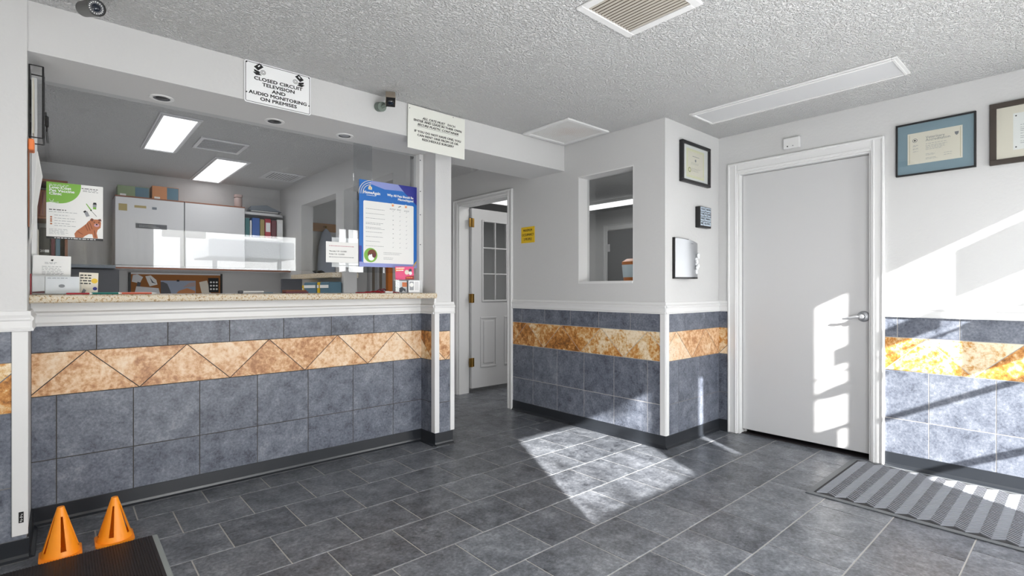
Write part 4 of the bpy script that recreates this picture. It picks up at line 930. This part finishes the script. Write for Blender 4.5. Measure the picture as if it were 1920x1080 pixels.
# red leashes and small things on the right of the counter
t = thing('red_lanyard', 'dark red lanyard heap with keys on the counter below the blue poster', 'lanyard', (1.75, 3.42, CT)); b = MB()
for k in range(6):
    c = (1.60+.035*k, 3.36+.012*math.sin(k*2)); pts = [(c[0]+.032*math.cos(a+k), c[1]+.020*math.sin(a+k), CT+.005+.004*(k % 3)) for a in [2*PI*i/10 for i in range(11)]]; b.tube(pts, .0035, RED, 6)
b.tube([(1.52, 3.35, CT+.004), (1.60, 3.34, CT+.005), (1.68, 3.35, CT+.012), (1.76, 3.34, CT+.006), (1.86, 3.35, CT+.004)], .004, RED, 6); b.build('strap', t)
b = MB(); b.tube([(1.70, 3.40, CT+.014), (1.73, 3.41, CT+.026), (1.76, 3.40, CT+.030), (1.78, 3.41, CT+.02)], .004, MAROON, 6); b.ball((1.745, 3.40, CT+.020), .011, MAROON, 10); b.bbox((1.735, 3.33, CT), (1.795, 3.345, CT+.014), PAPER, .003); b.build('keys', t)
t = thing('card_holder', 'clear card holder with small pale cards at the right end of the counter', 'holder', (1.93, 3.33, CT)); M = FY(1.815, 3.33, CT)
b = MB(M); b.box((0, .0, -.05), (.225, .003, 0), ACRYL); b.box((0, .003, -.002), (.225, .096, 0), ACRYL); b.box((0, .003, -.05), (.225, .096, -.048), ACRYL); b.build('clear_case', t)
b = MB(M); b.box((.105, .004, .0005), (.198, .092, .0015), SIGNW); b.box((.112, .02, .0015), (.148, .085, .002), LINEINK); b.disc((.13, .06), .016, .002, .0024, PAPER, 16); b.box((.155, .02, .0015), (.19, .085, .002), CABW); b.build('front_card', t)
b = MB(M); b.box((.006, .004, -.02), (.032, .094, -.016), OLIVE); b.lines(.008, .03, [.08, .07, .06, .05], PAPER, -.0155, .004); b.box((.034, .004, -.02), (.10, .09, -.016), PAPER); b.box((.062, .045, -.016), (.10, .078, -.0155), ORNP); b.prism([(.034, .01), (.034, .035), (.06, .045), (.075, .035), (.09, .03), (.09, .008), (.07, .02), (.055, .004)][::-1], -.0155, -.015, DKGREY); b.build('rear_cards', t)
t = thing('pink_flyer', 'pink and orange flyer standing above the card holder beside the pillar', 'flyer', (1.90, 3.40, CT)); M = FY(1.852, 3.40, 1.245) @ Matrix.Rotation(.03, 4, 'Z')
b = MB(M); b.box((0, 0, 0), (.155, .098, .001), PINK); b.box((.0, -.096, -.0015), (.155, .0, 0), ACRYL); b.build('sheet', t)
b = MB(M); b.prism([(.0, .060), (.07, .066), (.07, .092), (.0, .086)], .001, .0014, ORNP); b.lines(.008, .075, [.086], SIGNW, .0022, .008, .0); b.lines(.008, .07, [.070], SIGNW, .0022, .008, .0); b.prism([(.08, .0), (.155, .0), (.155, .03), (.085, .022)], .001, .0016, RED); b.lines(.09, .145, [.014], ORNP, .0022, .008, .0); b.build('lettering', t)
b = MB(M); b.disc((.095, .055), .018, .001, .0022, CREAM, 16); b.disc((.125, .048), .014, .001, .0022, SIGNW, 14); b.prism([(.112, .060), (.138, .062), (.134, .082), (.116, .080)], .001, .0024, DKGREY); b.build('puppies_picture', t)

# ------------------------------------------------------------------ left reveal: wire rack, clip, papers
t = thing('wire_rack', 'black wire wall rack inside the counter opening at the left', 'rack', (-.09, 3.2, 1.85)); b = MB(); r = .0028
xa, xb, ya, yb, z0, z1 = XL+.004, XL+.050, 3.16, 3.30, 1.86, 2.185
for y in (ya, yb):
    b.tube([(xb, y, z0), (xb, y, z1)], r*1.3, BLACK, 8); b.tube([(xa, y, z0), (xa, y, z1)], r, BLACK, 8)
    for z in (z0, z1): b.tube([(xa, y, z), (xb, y, z)], r, BLACK, 8)
for z in (z0, z0+.018, z1, z1-.025, z0+.10, z0+.14): b.tube([(xb, ya, z), (xb, yb, z)], r, BLACK, 8); b.tube([(xa, ya, z), (xa, yb, z)], r, BLACK, 8)
b.build('wire_frame', t); 
b = MB(); b.box((xa+.010, ya+.012, z0+.02), (xa+.014, yb-.012, z1-.055), CREAM); tag(b.build('paper_sheaf'), 'cream papers standing in the black wire rack', 'paper')
b = MB(); b.tube([(xb+.006, yb-.03, z0+.15), (xb+.012, yb-.015, z0+.10), (xb+.010, yb-.02, z0+.06), (xb+.014, yb-.005, z0+.01)], .004, BLACK, 8); b.bbox((xb+.005, yb-.045, z0+.08), (xb+.018, yb-.015, z0+.13), BLACK, .004); tag(b.build('key_bunch'), 'black keys and fob hanging on the wire rack', 'keys')
t = thing('clip_board', 'orange clip with brown strip and white papers hanging below the wire rack', 'clipboard', (-.09, 3.2, 1.4))
b = MB(); b.bbox((XL+.002, 3.10, 1.79), (XL+.022, 3.18, 1.84), ORNP, .004); b.build('clip', t)
b = MB(); b.box((XL+.002, 3.10, 1.45), (XL+.006, 3.15, 1.79), BROWN); b.build('backing_strip', t)
b = MB(); b.add([(XL+.007, 3.14, 1.38), (XL+.007, 3.30, 1.42), (XL+.045, 3.24, 1.70), (XL+.030, 3.17, 1.80), (XL+.008, 3.14, 1.38), (XL+.009, 3.30, 1.42), (XL+.047, 3.24, 1.70), (XL+.032, 3.17, 1.80)], [(0, 1, 2, 3), (7, 6, 5, 4), (0, 4, 5, 1), (1, 5, 6, 2), (2, 6, 7, 3), (3, 7, 4, 0)], PAPER); b.build('papers', t)

# ------------------------------------------------------------------ back office
def cabinet(x0, x1, z0, z1, y0, y1, label, gapx=None):
    t = thing('wall_cabinet', label, 'cabinet', ((x0+x1)/2, y1, z0), 'overhead office cabinets'); b = MB(); b.box((x0, y0+.02, z0), (x1, y1, z1), CABW); b.box((x0, y0+.001, z1-.008), (x1, y1, z1+.004), BROWN); b.build('body', t)
    b = MB(); b.bbox((x0+.002, y0, z0+.002), (x1-.002, y0+.018, z1-.010), CABW, .002); b.build('door', t)
    return t
cabinet(.411, 1.007, 1.425, 2.13, 6.53, YR, 'left white overhead cabinet on the office back wall')
cabinet(1.013, 1.61, 1.425, 2.13, 6.53, YR, 'right white overhead cabinet on the office back wall')
b = MB(); b.bbox((.41, 6.45, 1.385), (2.095, YR, 1.42), CABW, .003); b.box((.41, 6.445, 1.387), (2.095, 6.45, 1.40), BROWN); tag(b.build('wall_shelf'), 'long white shelf with brown edge below the office cabinets', 'shelf')
# open end shelves with rounded ends
for (z, l) in ((2.06, 'upper rounded white end shelf beside the cabinets'), (1.765, 'middle rounded white end shelf beside the cabinets')):
    b = MB(Matrix.Translation((0, 0, z))); b.prism([(1.612, YR), (1.612, 6.55)]+[(1.90+.19*math.sin(a), 6.74-.19*math.cos(a)) for a in [PI/2*i/8 for i in range(9)]]+[(2.09, YR)], 0, .028, CABW); tag(b.build('end_shelf'), l, 'shelf')
x = 1.625
for i, (wd_, h_, m, l) in enumerate(((.05, .225, TEALB, 'teal binder at the left end of the end shelf'), (.022, .20, PAPER, 'thin white folder left of the blue binder'), (.085, .235, BLUEB, 'thick blue binder on the end shelf'), (.05, .22, OLIVEB, 'ochre binder between blue and red binders'), (.07, .235, REDB, 'red binder with a white spine label'), (.062, .22, MAROON, 'maroon binder right of the red one'), (.07, .235, PAPER, 'white binder at the right end of the end shelf'))):
    t = thing('ring_binder', l, 'binder', (x+wd_/2, 6.70, 1.793), 'binders on the end shelf'); b = MB(); b.bbox((x, 6.58, 1.794), (x+wd_-.004, 6.84, 1.793+h_), m, .003); b.build('cover', t)
    if m in (REDB, PAPER) and wd_ > .05: b = MB(); b.box((x+.008, 6.578, 1.87), (x+wd_-.012, 6.5797, 1.98), SIGNW); b.build('spine_label', t)
    x += wd_+.003
for i, (x0, y0, w_, h_, a, l) in enumerate(((1.66, 6.60, .36, .018, .1, 'grey magazines on the upper end shelf'), (1.70, 6.62, .30, .012, -.15, 'pale magazine on the grey magazines'))):
    b = MB(Matrix.Translation((x0, y0, 2.0885+.0186*i)) @ Matrix.Rotation(a*.3, 4, 'Z')); b.bbox((0, 0, 0), (w_, .2, h_), DKGREY if i == 0 else PAPER, .002); tag(b.build('magazine'), l, 'magazine')
b = MB(Matrix.Translation((1.68, 6.62, 2.122)) @ Matrix.Rotation(-.07, 4, 'Z')); b.add([(0, 0, 0), (.36, 0, 0), (.36, .18, 0), (0, .18, 0), (.02, 0, .05), (.19, 0, .07), (.34, 0, .01), (.02, .18, .05), (.19, .18, .07), (.34, .18, .01)], [(0, 3, 2, 1), (0, 1, 6, 5, 4), (4, 5, 8, 7), (5, 6, 9, 8), (3, 7, 8, 9, 2), (0, 4, 7, 3), (1, 2, 9, 6)], DULLB); tag(b.build('open_file'), 'open grey file lying on top of the end shelf magazines', 'file')
t = thing('glass_jar', 'clear jar with pink lid on top of the right cabinet', 'jar', (1.56, 6.62, 2.134)); PK = mk('dusty_pink_lid', (170, 150, 146), 0.5)
T = Matrix.Translation((1.56, 6.62, 2.1345)); b = MB(); b.lathe([(.035, 0), (.042, .01), (.042, .10), (.034, .115)], PK, 20, T); b.build('body', t); b = MB(); b.lathe([(.044, .116), (.046, .12), (.046, .145), (.040, .15)], PK, 20, T); b.build('lid', t)
def box_thing(x0, x1, y0, y1, z0, z1, m, m2, label, split=.55, lm=PAPER):
    t = thing('cardboard_box', label, 'box', ((x0+x1)/2, (y0+y1)/2, z0)); b = MB(); b.bbox((x0, y0, z0), (x1, y1, z1), m, .002); b.build('carton', t)
    b = MB(); s_ = x0+(x1-x0)*split; b.box((s_, y0-.001, z0+.006), (x1-.003, y0, z1-.006), m2); b.box((x0+.02, y0-.0012, z0+.006), (x0+.07, y0, z0+.026), lm); b.build('print', t)
GB = mk('green_blue_carton', (132, 150, 112), 0.6); TB = mk('muted_blue_print', (84, 118, 136), 0.6); OB = mk('orange_carton', (198, 132, 84), 0.6)
box_thing(.435, .70, 6.58, 6.78, 2.1345, 2.245, GB, TB, 'green and blue carton at the left on top of the cabinets')
box_thing(.725, .965, 6.58, 6.78, 2.1345, 2.275, OB, TB, 'orange and blue carton right of the green one on the cabinets')
b = MB(FY(.58, 6.529, 1.81)); b.box((0, 0, 0), (.27, .05, .001), DKGREY); b.lines(.03, .22, [.032, .018], LINEINK, .0016, .006); tag(b.build('label_strip'), 'dark label strip on the left office cabinet door', 'label')
b = MB(FY(.44, 6.529, 1.98)); b.box((0, 0, 0), (.07, .07, .001), OLIVEB); b.box((.13, .04, 0), (.23, .065, .001), OLIVEB); b.box((.28, .035, 0), (.32, .06, .001), DULLB); tag(b.build('tape_patches'), 'old tan tape patches on the left office cabinet door', 'tape')
# cork board and its papers
t = thing('cork_board', 'cork pin board with dark frame under the office shelf', 'board', (.98, 6.85, 1.08)); M = FY(.545, YR-.001, 1.06); W_, H_ = .90, .30
b = MB(M); b.box((.02, .0, 0), (W_-.02, H_, .01), CORK); b.build('cork', t); b = MB(M); b.box((0, 0, 0), (.022, H_, .018), BLACK); b.box((W_-.022, 0, 0), (W_, H_, .018), BLACK); b.box((.022, H_-.018, .0101), (W_-.022, H_, .018), CABW); b.build('frame', t)
PHB = mk('photo_sky', (150, 160, 180), 0.5)
def pin_paper(poly, m, label, extra=None, k=0):
    b = MB(M); b.prism(poly, .0102+.0006*k, .0107+.0006*k, m)
    if extra: extra(b, .011+.0006*k)
    tag(b.build('pinned_paper'), label, 'paper')
pin_paper([(.03, .20), (.10, .18), (.13, .25), (.08, .28), (.04, .27)], CABW, 'pale torn print at the top left of the cork board', lambda b, n: b.prism([(.07, .13), (.10, .13), (.11, .19), (.08, .20)], n-.001, n, DKGREY))
pin_paper([(.15, .26), (.20, .27), (.25, .22), (.26, .17), (.19, .15), (.17, .20)], PAPER, 'folded white print on the cork board, left of the landscape', lambda b, n: b.prism([(.19, .25), (.22, .20), (.25, .18), (.21, .19)], n-.0005, n, DKGREY), 1)
pin_paper([(.04, .0), (.30, .0), (.27, .13), (.07, .15)], CABW, 'grey sheet at the lower left of the cork board', None, 2)
def land(b, n):
    b.prism([(.29, .02), (.40, .02), (.38, .10), (.35, .18), (.31, .20), (.29, .20)], n-.0004, n, NAVY if False else DKGREY); b.prism([(.42, .05), (.62, .05), (.62, .10), (.54, .13), (.46, .10)], n-.0004, n+.0002, OB); b.prism([(.50, .14), (.62, .15), (.62, .20), (.56, .19)], n-.0004, n+.0002, PK); b.box((.44, .205, n), (.465, .225, n+.003), BLACK)
pin_paper([(.29, .02), (.625, .02), (.625, .215), (.29, .215)], PHB, 'landscape photograph pinned in the middle of the cork board', land, 4)
pin_paper([(.70, .0), (.80, .0), (.74, .22), (.66, .20)], CREAM, 'tilted cream slip on the cork board right of the landscape', None, 5)
pin_paper([(.76, .08), (.86, .08), (.86, .25), (.75, .25)], INK, 'black and white patterned card at the right of the cork board', lambda b, n: [b.disc((.78+.03*i, .12+.04*j), .011, n, n+.0003, PAPER, 7) for i in range(3) for j in range(3)], 6)
# left part of the office: shelf with books, steel shelf, dark screen
t = thing('book_case', 'brown bookcase in the back office behind the vaccine poster', 'bookcase', (-.14, 6.6, 0)); b = MB(); b.box((-.355, 6.42, 0), (-.335, YR, 2.2), BROWN); b.box((.03, 6.42, 0), (.05, YR, 2.2), BROWN)
b.build('uprights', t)
for z in (.5, 1.0, 1.45, 1.83, 2.18): b = MB(); b.box((-.335, 6.425, z), (.03, YR, z+.02), BROWN); b.build('shelf', t)
x = -.33
for i, (wd_, h_, m, l) in enumerate(((.055, .30, BROWN, 'tall brown book at the left of the bookcase'), (.05, .27, TAUPE, 'taupe book on the bookcase next to the tall brown one'), (.07, .26, CREAM, 'cream book on the bookcase'), (.075, .28, INK, 'black book with a white number label on the bookcase'), (.03, .22, MAROON, 'thin maroon book beside the black one'), (.035, .25, TB, 'blue paperback at the right of the bookcase'))):
    t = thing('shelf_book', l, 'book', (x+wd_/2, 6.5, 1.47), 'books on the bookcase'); b = MB(); b.bbox((x, 6.44, 1.4705), (x+wd_-.003, 6.62, 1.47+h_), m, .003); b.build('cover', t)
    if m is INK: b = MB(FY(x, 6.4395, 1.47)); b.box((.035, .05, 0), (.065, .075, .001), PAPER); b.txt('20', .017, .062, .03, PAPER, n=.0006); b.build('spine_label', t)
    x += wd_+.003
b = MB(); b.bbox((-.33, 6.44, 1.8505), (.02, 6.62, 2.10), BROWN, .006)
for k in range(14): b.box((-.32+k*.024, 6.436, 1.87), (-.312+k*.024, 6.44, 2.08), MAROON)
tag(b.build('wicker_basket'), 'brown wicker basket on the bookcase above the books', 'basket')
b = MB(); b.bbox((.055, 6.35, 1.383), (.405, YR, 1.415), DULLB, .003); tag(b.build('steel_shelf'), 'slate blue shelf between bookcase and cabinets', 'shelf')
t = thing('desk_monitor', 'wide dark screen under the slate blue shelf in the office', 'monitor', (.24, 6.4, .78)); b = MB(); b.bbox((.03, 6.38, 1.0), (.435, 6.41, 1.375), DKGREY, .006); b.build('screen', t); b = MB(); b.box((.20, 6.39, .80), (.27, 6.41, 1.0), BLACK); b.bbox((.12, 6.33, .78), (.35, 6.47, .795), BLACK); b.build('stand', t)
b = MB(); b.bbox((.07, 6.15, .74), (2.09, YR-.001, .78), CABW, .004); b.box((.07, 6.2, 0), (.10, YR-.001, .74), CABW); b.box((2.05, 6.2, 0), (2.08, YR-.001, .74), CABW); b.box((.9, 6.2, 0), (.93, YR-.001, .74), CABW); tag(b.build('office_desk'), 'long white office desk along the back wall', 'desk')
t = thing('desk_monitor', 'dark grey monitor back in the office near the pass-through', 'monitor', (1.64, 5.0, .76)); b = MB(); b.bbox((1.545, 5.0, 1.0), (1.735, 5.03, 1.275), DKGREY, .006); b.build('screen', t); b = MB(); b.box((1.61, 5.03, .78), (1.67, 5.05, 1.05), BLACK); b.bbox((1.54, 4.95, .765), (1.74, 5.13, .78), BLACK); b.build('stand', t)
b = MB(); b.bbox((1.2, 4.75, .73), (1.93, 5.3, .765), CABW, .004); b.box((1.2, 4.8, 0), (1.23, 5.25, .73), CABW); b.box((1.89, 4.8, 0), (1.92, 5.25, .73), CABW); tag(b.build('side_desk'), 'small white desk carrying the dark monitor by the partition', 'desk')
b = MB(); b.bbox((2.0, 4.95, 1.292), (2.28, 6.14, 1.345), GRANITE, .006); tag(b.build('pass_through_ledge'), 'granite ledge of the pass-through in the office partition', 'ledge')
b = MB()
for k in range(6): b.tube([(2.05+.01*k, 5.5+.03*k, 1.355), (2.10, 5.48+.05*k, 1.38), (2.16, 5.52+.03*k, 1.355)], .004, BLACK, 6)
tag(b.build('cable_coil'), 'black cable heap on the granite pass-through ledge', 'cable')
for i, (y0, y1, z0, z1, m, l) in enumerate(((5.62, 5.78, .90, 1.22, YEL, 'yellow bin under the pass-through ledge, farthest from the doorway'), (5.26, 5.60, .90, 1.25, TB, 'long blue bin between the two yellow ones under the ledge'), (5.17, 5.23, .90, 1.25, YEL, 'slim yellow bin under the pass-through ledge'), (4.92, 5.15, .90, 1.25, TB, 'short blue bin under the ledge nearest the doorway'))):
    b = MB(); b.bbox((1.96, y0, z0), (2.09, y1, z1), m, .008); b.box((1.955, y0+.01, z1-.06), (1.96, y1-.01, z1-.03), PAPER); tag(b.build('storage_bin'), l, 'bin', 'bins under the pass-through ledge')
b = MB(); b.bbox((1.94, 4.90, .87), (2.095, 6.10, .90), CABW, .003); tag(b.build('bin_shelf'), 'white shelf carrying the bins under the pass-through', 'shelf')
b = MB(); b.bbox((XP-.006, 4.93, 1.55), (XP, 5.05, 1.72), CABW, .002); tag(b.build('wall_control'), 'small white control plate on the partition', 'control')
# hooks and coats in the hall
t = thing('coat_rail', 'oak coat rail with brass hooks on the back wall of the hall', 'coat rail', (2.8, YR-.02, 1.95)); b = MB(); b.bbox((2.25, YR-.02, 1.955), (3.1, YR, 2.065), WOODO, .004); bd = b.build('board', t)
for x in (2.42, 2.66, 2.95): b = MB(); b.cyl((x, YR-.02, 2.02), (x, YR-.09, 2.01), .008, BRASS, 10); b.ball((x, YR-.095, 2.01), .015, BRASS); b.build('hook', bd)
def coat(x, z0, m, label):
    b = MB(); T = Matrix.Translation((x, YR-.10, 0)); prof = [(.13, z0), (.12, z0+.3), (.10, z0+.6), (.06, 1.93), (.012, 1.985)]
    b.lathe([(r, z) for r, z in prof], m, 20, T @ Matrix.Diagonal((1, .55, 1, 1))); tag(b.build('hanging_coat'), label, 'coat')
coat(2.66, 1.15, COAT, 'pale blue coat hanging on the hall rail'); coat(2.95, 1.05, CLOTH, 'cream coat hanging on the hall rail')
# hallway wall details through the doorway : louvred closet and orange strap
b = MB()
for k in range(5): b.bbox((3.29+.015*(k % 2), 6.32+.108*k, .02), (XW-.001, 6.42+.108*k, 2.05), (CABW, TAUPE)[k % 2], .006)
tag(b.build('folding_door'), 'pale folding closet door along the hall wall', 'closet door')
b = MB(); b.bbox((3.27, 6.20, .7), (XW-.001, 6.27, 1.75), RUST, .004); tag(b.build('orange_strap'), 'orange strap hanging in the hall seen below the blue poster', 'strap')

# exam room behind the reception window
t = thing('treat_tub', 'orange tub with pale label on the sill behind the reception window', 'tub', (3.66, 2.54, 1.23)); T = Matrix.Translation((3.66, 2.54, 1.231))
b = MB(); b.lathe([(.118, 0), (.134, .16), (.136, .175), (.10, .20), (.03, .205)], RUST, 32, T); b.build('body', t); b = MB(); b.lathe([(.1245, .045), (.1350, .15)], PALEB, 28, T, close=False); b.build('label', t)
b = MB(); b.bbox((XW+TW+.002, 2.3, 1.195), (XW+TW+.36, 3.0, 1.23), CABW, .003); b.box((XW+TW+.002, 2.32, 0), (XW+TW+.30, 2.98, 1.195), CABW); tag(b.build('exam_cabinet'), 'white cabinet behind the reception window carrying the orange tub', 'cabinet')
t = thing('dome_camera', 'black dome camera with white base beyond the reception window', 'camera', (6.0, 5.19, 2.20)); b = MB(); b.lathe([(.075, 2.37), (.08, 2.30), (.07, 2.29)], TRIM, 24, Matrix.Translation((6.0, 5.19, 0))); b.cyl((6.0, 5.19, 2.37), (6.0, 5.19, H), .03, TRIM); b.build('base', t); b = MB(); b.ball((6.0, 5.19, 2.285), .075, DARKLENS, 24, (1, 1, 1.25)); b.build('dome', t)
DGD = mk('grey_painted_door', (120, 120, 122), 0.5)
M = FX(6.6, 0, 0); casing(M, -5.15, -4.2, 2.12, .08, .09, 'trim_6'); b = MB(); b.bbox((6.57, 4.21, .02), (6.599, 5.14, 2.11), DGD, .002); d4 = struct(b.build('door_4'))
b = MB(M); b.bbox((-5.14, 1.78, .03), (-5.09, 1.90, .036), CABW, .001); b.cyl((-5.145, 1.78, .036), (-5.145, 1.90, .036), .008, CABW, 10); b.build('hinge', d4)
